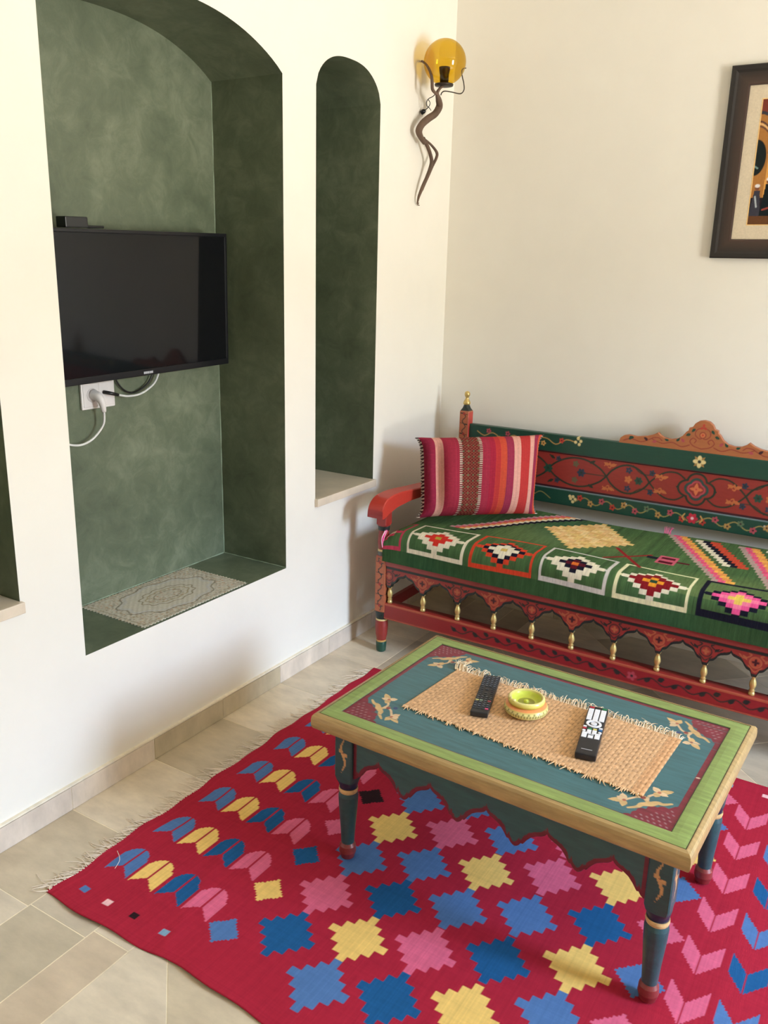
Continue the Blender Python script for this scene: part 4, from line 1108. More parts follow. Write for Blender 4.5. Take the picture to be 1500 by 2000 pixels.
# legs
def leg_fn(X, Y, Z, CC, Q):
    u_ = np.where(np.abs(Y) > np.abs(X), X, Y); sel = (Q > 0.7) & (Z > 0.255)
    vine = sel & (np.abs(u_ - 0.006 * np.sin((Z - 0.28) * 80)) < 0.0042 * np.clip(np.sin((Z - 0.268) / 0.105 * PI), 0.0, 1)) & (Z > 0.268) & (Z < 0.373)
    dots = sel & ((np.hypot(u_ - 0.008, Z - 0.322) < 0.0055) | (np.hypot(u_ + 0.008, Z - 0.330) < 0.0055))
    CC[vine | dots] = C3(196, 150, 100); CC[sel & (np.hypot(u_, Z - 0.326) < 0.002)] = C3(140, 50, 50)
    CC[sel & (np.abs(u_) > 0.0235)] = TMR * 0.9
    return CC
TLG = C3(38, 76, 80)
tl = [(0.0070, 0.012, 0, TMR), (0.010, 0.0175, 0, C3(120, 40, 42)), (0.028, 0.0225, 0, C3(128, 48, 46)), (0.045, 0.0210, 0, C3(128, 52, 48)), (0.054, 0.0165, 0, C3(110, 44, 44)), (0.0545, 0.0170, 0, TLG), (0.10, 0.0195, 0, TLG), (0.165, 0.0245, 0, TLG), (0.195, 0.0258, 0, TLG), (0.206, 0.0235, 0, TLG), (0.2065, 0.0235, 0, TCR), (0.212, 0.0252, 0, TCR), (0.219, 0.0245, 0, TCR), (0.2195, 0.0225, 0, TDB), (0.228, 0.0240, 0, TDB), (0.240, 0.0262, 0.4, TDB), (0.2405, 0.0262, 0.5, TLG), (0.254, 0.0262, 1, TLG), (0.396, 0.0262, 1, TLG)]
V_, F_, C_ = turned(tl, 0, 0, leg_fn, 56, 0.002)
for sx in (-1, 1):
    for sy in (-1, 1):
        obj('leg', V_ + np.array([sx * 0.398, sy * 0.226, 0]), F_, M_tabl, tab, z6, C_, False)
# aprons
def apron_z(xx, half, k, lo=0.258, hi=0.320):
    p_ = 2 * half / k; q = (xx + half) / p_; q = np.abs(q - np.floor(q) - 0.5)
    return lo + (hi - lo) * np.interp(q, [0, .03, .08, .16, .24, .31, .37, .40, .43, .47, .5], [1, .90, .82, .74, .62, .42, .20, .22, .10, .02, 0])
def mk_apron(half, k, name):
    xs = np.arange(-half, half + 0.001, 0.002); zb_ = apron_z(xs, half, k)
    ac = Cv(-half, half, 0.245, 0.40, 0.002, TEALD)
    for x in ac.X:
        z0 = float(apron_z(np.array([x]), half, k)[0]); s_ = abs(float(apron_z(np.array([x + 0.004]), half, k)[0]) - z0) / 0.004
        ac.rect(x, x + 0.002, z0 - 0.01, z0 + 0.0095 * min(2.2, math.hypot(1, s_)), C3(112, 24, 42))
    ac.rect(-half, -half + 0.010, 0.2, 0.4, C3(112, 24, 42)); ac.rect(half - 0.010, half, 0.2, 0.4, C3(112, 24, 42))
    return xs, zb_, ac
xs, zb_, ac = mk_apron(0.3715, 5, 'a')
panel('apron', xs, zb_, 0.394, -0.243, -0.228, ac, M_tabl, tab, z6)
panel('apron', xs, zb_, 0.394, 0.243, 0.228, ac, M_tabl, tab, z6)
xs, zb_, ac = mk_apron(0.1995, 3, 'b')
for s in (-1, 1):
    o = panel('apron', xs, zb_, 0.394, -0.0075, 0.0075, ac, M_tabl, tab, z6)
    o.rotation_euler = (0, 0, s * PI / 2); o.location = (s * 0.4065, 0, 0)

# ------------------------------------------------------------------ straw placemat and the things on it
def t2w(x, y, z=0.0):
    c, s = math.cos(TROT), math.sin(TROT); return (TL_[0] + c * x - s * y, TL_[1] + s * x + c * y, z)
MZ = 0.4378
mc = np.array([(0.880, -1.790), (0.900, -1.530), (1.513, -1.558), (1.500, -1.842)])   # corners: front-left, back-left, back-right, front-right
mnu, mnv = 330, 150
Ug, Vg = np.meshgrid(np.linspace(0, 1, mnu), np.linspace(0, 1, mnv), indexing='ij')
Pm = (mc[0] * (1 - Ug[..., None]) + mc[3] * Ug[..., None]) * (1 - Vg[..., None]) + (mc[1] * (1 - Ug[..., None]) + mc[2] * Ug[..., None]) * Vg[..., None]
nu_, nv_ = 62, 26
cell = (np.floor(Ug * nu_) + np.floor(Vg * nv_)) % 2
wz = 0.0011 * np.abs(np.sin(Ug * nu_ * PI)) * np.abs(np.sin(Vg * nv_ * PI)) * (0.6 + 0.4 * cell)
gap = (np.abs(np.sin(Ug * nu_ * PI)) < 0.30) & (cell > 0.5)
cs = np.empty(Ug.shape + (3,)); cs[:] = C3(214, 171, 128)
cs *= (1 + 0.13 * (cell[..., None] - 0.5)) * (1 + rng.normal(0, 0.05, (mnu, 1, 1)))
cs[gap] *= 0.5
cs[(Ug > 0.955)] *= np.array([1.0, 0.92, 0.86])
zz = MZ + 0.0022 + wz + 0.0006 * np.sin(Ug * 11) * np.sin(Vg * 7)
V = np.stack([Pm[..., 0], Pm[..., 1], zz], -1).reshape(-1, 3)
edge = np.concatenate([np.arange(mnv), np.arange(1, mnu) * mnv + mnv - 1, (mnu - 1) * mnv + np.arange(mnv - 2, -1, -1), np.arange(mnu - 2, 0, -1) * mnv])
rim = V[edge].copy(); rim[:, 2] = MZ; K = len(V); L = len(edge)
F = np.vstack([grid_faces(mnu, mnv), np.stack([edge, np.roll(edge, -1), K + (np.arange(L) + 1) % L, K + np.arange(L)], -1)])
mo = (float(mc[:, 0].mean()), float(mc[:, 1].mean()), MZ)
pm = tag(empty('straw_placemat', mo), 'woven straw runner with frayed edges lying across the teal tabletop', 'placemat')
obj('woven_mat', np.vstack([V, rim]), F, M_straw, pm, mo, np.vstack([cs.reshape(-1, 3), cs.reshape(-1, 3)[edge]]), True)
fr = MB()
for i in range(360):      # back edge: long pale curled fibres
    t = (i + rnd.random()) / 360; b = mc[1] * (1 - t) + mc[2] * t
    L = rnd.uniform(0.010, 0.027) * (1.25 if math.sin(t * 23) > 0.2 else 0.7); a = rnd.uniform(-1.1, 1.1); h = rnd.uniform(0.001, 0.014)
    fr.tube([(b[0], b[1] - 0.003, MZ + 0.002), (b[0] + L * 0.4 * math.sin(a), b[1] + L * 0.55, MZ + h), (b[0] + L * math.sin(a), b[1] + L * math.cos(a) * 0.9, MZ + h * rnd.uniform(0.2, 1.3) + 0.001)], [0.0013, 0.0010, 0.0004], C3(236, 214, 182), 4, 4)
for i in range(280):      # front edge: short ragged tufts
    t = (i + rnd.random()) / 280; b = mc[0] * (1 - t) + mc[3] * t
    if math.sin(t * 150) < -0.35: continue
    L = rnd.uniform(0.006, 0.015) * (0.6 + 0.6 * (math.sin(t * 97) > 0.3)); a = rnd.uniform(-0.6, 1.1)
    fr.tube([(b[0], b[1] + 0.003, MZ + 0.002), (b[0] + L * 0.5 * math.sin(a), b[1] - L * 0.6, MZ + 0.003), (b[0] + L * math.sin(a), b[1] - L, MZ + 0.0012)], [0.0016, 0.0014, 0.0006], C3(220, 182, 138), 4, 3)
for i in range(26):
    b = mc[1] + np.array([rnd.uniform(-0.008, 0.022), rnd.uniform(-0.008, 0.008)])
    fr.tube([(b[0], b[1], MZ + 0.002), (b[0] - 0.006, b[1] + 0.014, MZ + 0.010), (b[0] + rnd.uniform(-.016, .008), b[1] + rnd.uniform(.018, .036), MZ + rnd.uniform(.004, .02))], [0.0013, 0.0011, 0.0005], C3(236, 214, 180), 4, 4)
tag(fr.build('fringe', M_straw, pm, mo), kind='stuff')
MT = MZ + 0.0043    # top of the mat

def remote(name, label, A, B, w, h, logo):
    """A: far end centre, B: near end centre (world xy)"""
    A, B = np.array(A), np.array(B); L = float(np.linalg.norm(B - A)); ang = math.atan2(*(A - B)[::-1]) - PI / 2
    c = (A + B) / 2
    root = tag(empty(name, (c[0], c[1], MT), ang), label, 'remote control')
    return root, L
# right remote: white-keyed
rr, L = remote('remote_control', 'black remote with white keys lying on the right of the straw runner', (1.306, -1.552), (1.352, -1.783), 0.05, 0.018, True)
W = 0.048
m = MB(); m.box(-W / 2, W / 2, -L / 2, L / 2, 0.0006, 0.017, C3(26, 26, 32), 0.004); m.build('body', M_plastic, rr, z6, False)
kk = MB(); kk.box(-0.0052, 0.0052, -0.0032, 0.0032, 0, 0.0022, C3(236, 236, 240), 0.0007); key0 = None
def key(x, y, w=0.0110, h=0.0074, col=C3(238, 238, 242), par=rr, z=0.0165, name='button'):
    q = MB(); q.box(-w / 2, w / 2, -h / 2, h / 2, 0, 0.0022, col, 0.0007)
    o = q.build(name, M_plastic, par, z6); o.location = (x, y, z); return o
ytop = L / 2 - 0.012
key(-0.0145, ytop + 0.002, 0.011, 0.006, C3(196, 40, 60)); key(0.0155, ytop + 0.002, 0.011, 0.006, C3(30, 130, 80))
for j in range(6):
    for i in range(3):
        key(-0.015 + 0.015 * i, ytop - 0.010 - j * 0.0098, 0.0122, 0.0088)
yc = ytop - 0.010 - 6 * 0.0098 - 0.012
rg = MB(); 
t_ = np.linspace(0, 2 * PI, 41)[:-1]
V = [(r_ * math.cos(a), yc + r_ * math.sin(a) * 0.92, z_) for r_, z_ in ((0.0185, 0.0165), (0.0180, 0.0190), (0.0125, 0.0190), (0.0120, 0.0165)) for a in t_]
F = [(i * 40 + k, i * 40 + (k + 1) % 40, (i + 1) * 40 + (k + 1) % 40, (i + 1) * 40 + k) for i in range(3) for k in range(40)]
rg.add(V, F, C3(236, 236, 240)); rg.build('navigation_ring', M_plastic, rr, z6)
q = MB(); q.lathe([(0.0075, 0.0165), (0.0075, 0.0188), (0.006, 0.0194)], 0, yc, C3(222, 222, 226), 20); q.build('button', M_plastic, rr, z6)
key(-0.0185, yc - 0.0175, 0.008, 0.006); key(0.0185, yc - 0.0175, 0.008, 0.006)
yr = yc - 0.026
for x, c in ((-0.0185, C3(200, 50, 70)), (-0.006, C3(36, 140, 90)), (0.006, C3(226, 216, 120)), (0.0185, C3(40, 110, 170))):
    key(x, yr, 0.0085, 0.0055, c)
for x in (-0.0062, 0.0062):
    for j in range(2): key(x, yr - 0.0095 - j * 0.0095, 0.0100, 0.0085)
for x in (-0.0185, 0.0185):
    q = MB(); q.lathe([(0.0042, 0.0165), (0.0042, 0.0185), (0.003, 0.0192)], x, yr - 0.012, C3(230, 232, 236), 16); q.build('button', M_plastic, rr, z6)
for j in range(3):
    for i in range(3):
        if j == 0 and i == 1: continue
        key(-0.015 + 0.015 * i, yr - 0.0225 - j * 0.0085, 0.0118, 0.0076)
key(0, yr - 0.0285, 0.0118, 0.0066)
lg = MB()
for i in range(9):    # illegible maker's lettering seen as a pale strip of small strokes
    lg.box(-0.0125 + i * 0.0028, -0.0125 + i * 0.0028 + 0.0022, -L / 2 + 0.0200, -L / 2 + 0.0222, 0.0168, 0.0173, C3(200, 200, 206))
lg.build('lettering', M_plastic, rr, z6)
# left remote: dark-keyed
rl, L = remote('remote_control', 'black remote with small dark keys lying on the left of the straw runner', (1.009, -1.540), (1.067, -1.742), 0.045, 0.016, False)
W = 0.044
m = MB(); m.box(-W / 2, W / 2, -L / 2, L / 2, 0.0006, 0.014, C3(30, 32, 36), 0.0025); m.build('body', M_plastic, rl, z6, False)
GK = C3(62, 66, 72)
for j in range(18):
    y = L / 2 - 0.014 - j * 0.0103
    if 6 <= j <= 8:
        xs_ = (-0.014, 0.014) if j != 7 else (-0.014, 0, 0.014)
    elif j in (9, 10): xs_ = (-0.014, 0.0, 0.014)
    else: xs_ = (-0.0155, -0.0052, 0.0052, 0.0155)
    for i, x in enumerate(xs_):
        c = GK
        if j == 13: c = (C3(222, 214, 130), C3(150, 170, 150), C3(80, 90, 100), C3(206, 90, 104))[i]
        if j == 17 and i == 3: c = C3(222, 80, 120)
        if j == 17 and i < 3: c = C3(50, 54, 60)
        key(x, y, 0.0080, 0.0052, c, rl, 0.0135)
        if c is GK:
            pass
# fine printed legends on the upper and lower key blocks
for rows in (range(0, 6), range(11, 17)):
    lg = MB()
    for j in rows:
        for x in (-0.0155, -0.0052, 0.0052, 0.0155):
            lg.box(x - 0.0025, x + 0.0025, L / 2 - 0.0141 - j * 0.0103, L / 2 - 0.0131 - j * 0.0103, 0.0155, 0.0160, C3(150, 156, 164))
    lg.build('key_legend', M_plastic, rl, z6)
# ashtray
ash = tag(empty('ceramic_ashtray', (1.153, -1.652, MT)), 'yellow and orange painted clay ashtray on the straw runner between the two remotes', 'ashtray')
ash.scale = (1.16, 1.16, 1.1)
YL = C3(222, 208, 110); YG = C3(198, 206, 72); OG = C3(232, 150, 92); CY = C3(226, 214, 140)
sg = 96
prof = [(0.030, 0.0004, CY), (0.038, 0.001, CY), (0.0455, 0.007, CY), (0.0475, 0.014, CY), (0.0455, 0.0205, C3(214, 190, 110)), (0.0440, 0.0225, OG), (0.0370, 0.0255, OG), (0.0355, 0.0262, C3(150, 150, 60))]
V = []; cc = []
fine_p = []
for a, b in zip(prof[:-1], prof[1:]):
    for t in np.linspace(0, 1, 6, endpoint=False): fine_p.append((a[0] + (b[0] - a[0]) * t, a[1] + (b[1] - a[1]) * t, a[2]))
fine_p.append(prof[-1]); 
for r_, z_, c in fine_p:
    for k in range(sg):
        a = 2 * PI * k / sg; V.append((r_ * math.cos(a), r_ * math.sin(a), z_)); col = c
        if 0.004 < z_ < 0.0195:
            ph_ = (k / sg * 24) % 1; zz_ = (z_ - 0.004) / 0.0155
            if abs(abs(ph_ * 2 - 1) - zz_) < 0.22: col = C3(128, 120, 60)
        cc.append(col)
n_ = len(fine_p)
F = [(i * sg + k, i * sg + (k + 1) % sg, (i + 1) * sg + (k + 1) % sg, (i + 1) * sg + k) for i in range(n_ - 1) for k in range(sg)]
F += [tuple(range(sg - 1, -1, -1)), tuple((n_ - 1) * sg + k for k in range(sg))]
obj('base', np.array(V), F, M_gloss, ash, z6, np.array(cc), True)
q = MB(); q.lathe([(0.0330, 0.0245, YG), (0.0385, 0.0285, YG), (0.0398, 0.0330, YL), (0.0392, 0.0375, YL), (0.0370, 0.0398, CY), (0.0345, 0.0400, CY), (0.0325, 0.0385, C3(206, 190, 110)), (0.0305, 0.0350, YG), (0.0270, 0.0295, YG), (0.0180, 0.0262, YG), (0.0060, 0.0256, YG), (0.0058, 0.0275, YG), (0.0045, 0.0305, YG), (0.0015, 0.0318, YG)], 0, 0, None, 64)
q.build('bowl', M_gloss, ash, z6, True)
q = MB(); q.tube([(-0.024, -0.024, 0.0405), (-0.0275, -0.0245, 0.0392), (-0.030, -0.022, 0.0400)], 0.0028, CY, 8, 4); q.tube([(-0.0175, -0.0325, 0.0400), (-0.0150, -0.0330, 0.0405), (-0.0135, -0.0300, 0.0398)], 0.0028, CY, 8, 4)
q.build('cigarette_rest', M_gloss, ash, z6, True)
# ------------------------------------------------------------------ television in the big niche
TVP = np.array([-0.1896, -1.2171, 1.5983]); TYAW, TTILT = 0.0, 0.0301
tv_n = np.array([math.cos(TYAW) * math.cos(TTILT), math.sin(TYAW) * math.cos(TTILT), -math.sin(TTILT)])
w0 = np.array([-math.sin(TYAW), math.cos(TYAW), 0]); h0 = np.cross(tv_n, w0)
rl_ = 0.0204
tw = w0 * math.cos(rl_) + h0 * math.sin(rl_); th_ = np.cross(tv_n, tw)
TW, TH = 0.735, 0.4305
tc_ = TVP - tw * TW / 2 - th_ * TH / 2
tv = empty('television', tc_.tolist()); tv.rotation_euler = Matrix((tw, th_, tv_n)).transposed().to_euler()
tag(tv, 'flat black television hung on the back of the green arched niche', 'television')
m = MB()
bz = 0.011
for (x0, x1, y0, y1) in ((-TW / 2, TW / 2, TH / 2 - bz, TH / 2), (-TW / 2, TW / 2, -TH / 2, -TH / 2 + 0.020), (-TW / 2, -TW / 2 + bz, -TH / 2 + 0.019, TH / 2 - bz), (TW / 2 - bz, TW / 2, -TH / 2 + 0.019, TH / 2 - bz)):
    m.box(x0, x1, y0, y1, -0.018, 0.004, (0.006, .007, .01), 0.002)
m.box(-TW / 2 + 0.004, TW / 2 - 0.004, -TH / 2 + 0.004, TH / 2 - 0.004, -0.030, -0.003, (0.006, .007, .01), 0.004)
m.box(-0.24, 0.24, -0.17, 0.10, -0.060, -0.028, (0.006, .007, .01), 0.01)
m.build('casing', M_black, tv, z6)
m = MB(); m.box(-TW / 2 + 0.008, TW / 2 - 0.008, -TH / 2 + 0.018, TH / 2 - 0.008, -0.002, 0.0015); m.build('screen', M_screen, tv, z6)
m = MB(); m.box(-0.10, 0.10, -0.10, 0.10, -0.075, -0.055, (.02, .02, .02), 0.003); m.box(-0.03, 0.03, -0.08, 0.08, -0.098, -0.07, (.02, .02, .02), 0.003); m.build('wall_bracket', M_black, tv, z6)
m = MB()
x = -0.022
for wd in (0.0052, 0.0052, 0.0026, 0.0050, 0.0026, 0.0052, 0.0052):
    m.box(x, x + wd, -TH / 2 + 0.0055, -TH / 2 + 0.0125, 0.0038, 0.0046, C3(186, 190, 200)); x += wd + 0.0011
m.build('lettering', M_plastic, tv, z6)
# small black box on top of the set
mb_ = tag(empty('media_box', (-0.215, -1.815, 1.604)), 'small black box with a stub of cable resting on top of the television', 'media player')
m = MB(); m.box(-0.02, 0.02, -0.040, 0.036, 0.0, 0.029, C3(26, 28, 30), 0.003)
o = m.build('box_body', M_plastic, mb_, z6)
m = MB(); m.tube([(0.0, 0.034, 0.010), (0.0, 0.050, 0.004), (0, 0.070, 0.0035), (0.0, 0.105, 0.004)], [0.006, 0.0048, 0.0040, 0.0036], C3(24, 26, 28), 10, 4); m.build('cable_stub', M_plastic, mb_, z6)
mb_.rotation_euler = (0.022, 0, TYAW)
mb_.location = (TVP - tw * 0.607 + tv_n * -0.012 + th_ * 0.0015).tolist()
# socket with plugs and cables
sk = tag(empty('wall_socket', (-0.30, -1.70, 1.105)), 'white double wall socket under the television in the green niche', 'socket')
m = MB(); m.box(0.0, 0.010, -0.066, 0.062, -0.043, 0.043, C3(232, 228, 228), 0.004)
m.box(0.009, 0.0115, -0.060, -0.001, -0.036, 0.036, C3(224, 220, 220), 0.002); m.box(0.009, 0.0115, 0.001, 0.056, -0.036, 0.036, C3(226, 222, 222), 0.002)
m.build('face_plate', M_plastic, sk, z6)
q = MB(); V, F = sweep(np.array([(0.011, -0.026, 0), (0.0125, -0.026, 0)]), np.array([0.022, 0.021]), 28); q.add(V, F, C3(205, 200, 200)); q.build('socket_well', M_plastic, sk, z6)
pc = tag(empty('power_cable', (-0.285, -1.726, 1.10)), 'white power cable plugged into the socket and curling down to the left', 'cable')
def RL(P, o): return [(p[0] - o[0], p[1] - o[1], p[2] - o[2]) for p in P]
oo = (-0.285, -1.726, 1.10)
m = MB(); m.tube(RL([(-0.288, -1.724, 1.107), (-0.268, -1.722, 1.102), (-0.258, -1.718, 1.085), (-0.258, -1.712, 1.055)], oo), [0.017, 0.014, 0.011, 0.007], C3(228, 224, 224), 14, 4); m.build('plug', M_plastic, pc, z6, True)
m = MB(); m.tube(RL([(-0.258, -1.712, 1.058), (-0.262, -1.712, 1.02), (-0.270, -1.730, 0.990), (-0.276, -1.757, 0.969), (-0.280, -1.795, 0.961), (-0.284, -1.840, 0.972), (-0.288, -1.90, 1.005), (-0.289, -1.93, 1.07), (-0.289, -1.93, 1.16), (-0.285, -1.90, 1.25)], oo), 0.0036, C3(228, 228, 226), 10, 6); m.build('cord', M_plastic, pc, z6, True)
oo = (-0.285, -1.66, 1.108)
ac2 = tag(empty('antenna_cable', oo), 'white antenna cable looping from the socket up behind the television', 'cable')
m = MB(); m.tube(RL([(-0.289, -1.683, 1.110), (-0.270, -1.672, 1.107), (-0.272, -1.640, 1.098)], oo), [0.006, 0.0055, 0.0045], C3(26, 26, 26), 10, 4); m.build('connector', M_plastic, ac2, z6, True)
m = MB(); m.tube(RL([(-0.272, -1.642, 1.099), (-0.275, -1.60, 1.090), (-0.278, -1.551, 1.090), (-0.280, -1.51, 1.102), (-0.280, -1.475, 1.125), (-0.280, -1.455, 1.165), (-0.275, -1.45, 1.22)], oo), 0.0036, C3(220, 222, 222), 10, 6); m.build('cord', M_plastic, ac2, z6, True)
oo = (-0.285, -1.56, 1.10)
ac3 = tag(empty('signal_cable', oo), 'thin black cable hanging in a loop below the television', 'cable')
m = MB(); m.tube(RL([(-0.290, -1.640, 1.19), (-0.290, -1.628, 1.14), (-0.290, -1.60, 1.108), (-0.290, -1.565, 1.096), (-0.290, -1.53, 1.104), (-0.288, -1.50, 1.122), (-0.286, -1.482, 1.15), (-0.284, -1.475, 1.2)], oo), 0.0026, C3(24, 24, 26), 8, 6); m.build('cord', M_plastic, ac3, z6, True)
# ------------------------------------------------------------------ lace mat in the niche
lx0, lx1, ly0, ly1 = -0.294, -0.012, -1.822, -1.350
lc = Cv(lx0 - 0.004, lx1 + 0.004, ly0 - 0.006, ly1 + 0.006, 0.0015, C3(206, 200, 184))
cx_, cy_ = (lx0 + lx1) / 2, (ly0 + ly1) / 2
for i in range(3200):
    x, y = rnd.uniform(lx0, lx1), rnd.uniform(ly0, ly1)
    e_ = math.hypot((x - cx_) / 0.105, (y - cy_) / 0.175)
    if e_ > 1.0 or e_ < 0.45:
        lc.dot(x, y, rnd.uniform(.0015, .004), rnd.choice([C3(170, 158, 130), C3(190, 172, 140), C3(150, 142, 124), C3(196, 160, 130), C3(214, 208, 194), C3(184, 176, 160)]), rnd.uniform(.001, .003), rnd.random() * 3)
def ell(rx, ry, w, c, wob=0, k=12):
    P = [(cx_ + rx * (1 + wob * math.cos(k * a)) * math.cos(a), cy_ + ry * (1 + wob * math.cos(k * a)) * math.sin(a)) for a in np.linspace(0, 2 * PI, 90, endpoint=False)]
    lc.line(P, w, c, 0, True)
ell(0.112, 0.185, 0.004, C3(130, 124, 110), 0.06, 10); ell(0.100, 0.172, 0.010, C3(200, 197, 190), 0.06, 10); ell(0.062, 0.105, 0.004, C3(150, 138, 112), 0.06, 12); ell(0.045, 0.085, 0.004, C3(170, 156, 120), 0.04, 10)
ell(0.030, 0.055, 0.0025, C3(140, 130, 108)); 
for s in (lx0 + 0.014, lx1 - 0.014): lc.line([(s, y) for y in np.linspace(ly0 + .014, ly1 - .014, 30)], 0.002, C3(150, 140, 118))
for s in (ly0 + 0.014, ly1 - 0.014): lc.line([(x, s) for x in np.linspace(lx0 + .014, lx1 - .014, 30)], 0.002, C3(150, 140, 118))
lu, lv = 120, 190
Ug, Vg = np.meshgrid(np.linspace(0, 1, lu), np.linspace(0, 1, lv), indexing='ij')
ex = 0.0028 * np.sin(Vg * 2 * PI * 34); ey = 0.0028 * np.sin(Ug * 2 * PI * 20)
X = lx0 + (lx1 - lx0) * Ug + ex * (2 * Ug - 1); Y = ly0 + (ly1 - ly0) * Vg + ey * (2 * Vg - 1)
LZ = 0.438
V = np.stack([X, Y, LZ + 0.0016 + 0.0005 * np.sin(X * 300) * np.sin(Y * 280)], -1).reshape(-1, 3)
edge = np.concatenate([np.arange(lv), np.arange(1, lu) * lv + lv - 1, (lu - 1) * lv + np.arange(lv - 2, -1, -1), np.arange(lu - 2, 0, -1) * lv])
rim = V[edge].copy(); rim[:, 2] = LZ + 0.0002; K = len(V); L = len(edge)
F = np.vstack([grid_faces(lu, lv), np.stack([edge, np.roll(edge, -1), K + (np.arange(L) + 1) % L, K + np.arange(L)], -1)])
cl = lc.at(X, Y).reshape(-1, 3)
tag(obj('lace_mat', np.vstack([V, rim]), F, M_lace, None, (cx_, cy_, LZ), np.vstack([cl, cl[edge]])), 'beige lace mat with an oval medallion on the floor of the green niche', 'mat')

# ------------------------------------------------------------------ driftwood wall lamp
LO = (0.0, -0.33, 2.0)
lamp = tag(empty('wall_lamp', LO), 'driftwood wall lamp with an amber glass globe beside the corner', 'wall lamp')
G = np.array([0.108, -0.287, 2.266]); GRd = 0.081
q = MB(); prof = []
for k in range(0, 33):
    a = -PI / 2 + 0.38 + (PI - 0.38) * k / 32
    prof.append((max(GRd * math.cos(a), 0.0006), G[2] + GRd * math.sin(a)))
V = []; sg = 48
for r_, z_ in prof:
    for k in range(sg): V.append((G[0] + r_ * math.cos(2 * PI * k / sg), G[1] + r_ * math.sin(2 * PI * k / sg), z_))
n_ = len(prof)
F = [(i * sg + k, i * sg + (k + 1) % sg, (i + 1) * sg + (k + 1) % sg, (i + 1) * sg + k) for i in range(n_ - 1) for k in range(sg)]
obj('glass_globe', np.array(V), F, M_amber, lamp, LO, None, True)
q = MB(); q.lathe([(0.016, G[2] - 0.086), (0.035, G[2] - 0.0845), (0.0365, G[2] - 0.078), (0.034, G[2] - 0.0765), (0.018, G[2] - 0.0765), (0.0165, G[2] - 0.070)], G[0], G[1], (.05, .04, .03), 28); q.build('globe_holder', M_iron, lamp, LO, True)
q = MB(); q.lathe([(0.0165, G[2] - 0.072), (0.0175, G[2] - 0.045), (0.0210, G[2] - 0.026), (0.0210, G[2] - 0.018), (0.014, G[2] - 0.017)], G[0], G[1], (.05, .04, .03), 24); q.build('bulb_socket', M_iron, lamp, LO, True)
def PX(px_, py_, xx):   # world point on the plane x = xx behind a spot of the wall, used to place the branch pieces
    v = d + R * ((px_ - 750) / FPX) - U * ((py_ - 1000) / FPX)
    t = (xx - CAM_P[0]) / v.x
    return (xx, CAM_P[1] + t * v.y, CAM_P[2] + t * v.z)
q = MB()
q.tube([(0.108, -0.287, 2.182), PX(860, 172, .100), PX(854, 182, .090), PX(857, 196, .082), PX(858, 208, .074), PX(850, 222, .066), PX(836, 232, .054), PX(824, 243, .044), PX(818, 256, .038), PX(822, 268, .036), PX(829, 280, .040)], [0.0045, 0.006, 0.008, 0.0150, 0.0165, 0.0165, 0.0170, 0.0165, 0.0160, 0.013, 0.009], (0.2, .15, .1), 14, 6, 0.8)
q.tube([PX(826, 270, .037), PX(834, 284, .042), PX(840, 300, .046), PX(843, 315, .046), PX(840, 330, .042), PX(832, 350, .036), PX(825, 372, .028)], [0.010, 0.0085, 0.0080, 0.0080, 0.0085, 0.0070, 0.0035], (0.2, .15, .1), 12, 6, 0.8)
q.tube([PX(830, 272, .038), PX(843, 284, .045), PX(853, 298, .050), PX(852, 309, .050), PX(844, 325, .046), PX(836, 342, .040), PX(826, 364, .030), PX(818, 384, .020), PX(815, 398, .010)], [0.004, 0.0055, 0.0065, 0.0065, 0.0070, 0.0085, 0.0085, 0.006, 0.0030], (0.2, .15, .1), 12, 6, 0.8)
q.tube([PX(818, 396, .012), PX(816, 400, .008), PX(819, 401, .006)], 0.002, (0.2, .15, .1), 8, 3)
q.build('branch', M_wood_brn, lamp, LO, True)
q = MB()
q.tube([PX(853, 184, .090), PX(845, 175, .088), PX(844, 160, .086), PX(842, 145, .080), PX(834, 128, .060), PX(825, 120, .030), PX(823, 120, .004)], [0.0055, 0.0062, 0.0062, 0.0055, 0.0045, 0.0040, 0.0035], (0.2, .15, .1), 10, 6)
q.build('side_twig', M_wood_brn, lamp, LO, True)
q = MB(); q.tube([PX(861, 186, .088), PX(863, 181, .092), PX(869, 178, .096), PX(883, 180, .100), PX(899, 183, .104), PX(906, 176, .106), PX(906, 164, .108), PX(903, 150, .110), PX(902, 139, .112), PX(905, 134, .112), PX(910, 133, .112)], 0.0022, (0.1, .1, .1), 8, 6); q.build('wire_hook', M_iron, lamp, LO, True)
q = MB(); q.tube([PX(852, 181, .085), PX(846, 188, .07), PX(837, 193, .05), PX(833, 200, .042), PX(834, 207, .040), PX(838, 210, .040)], 0.0016, (.02, .02, .02), 6, 5)
q.tube([PX(836, 194, .05), PX(840, 201, .046), PX(837, 209, .040), PX(829, 216, .020), PX(826, 219, .006)], 0.0016, (.02, .02, .02), 6, 5)
q.tube([PX(838, 210, .040), PX(842, 216, .045)], 0.0014, (.02, .02, .02), 6, 3)
q.build('wire', M_black, lamp, LO, True)
a, b = PX(831, 215, .022), PX(822, 221, .006)
q = MB(); q.tube([a, b], [0.004, 0.0085, 0.0095, 0.008], (.02, .02, .02), 12, 5); q.build('wire_connector', M_black, lamp, LO, True)
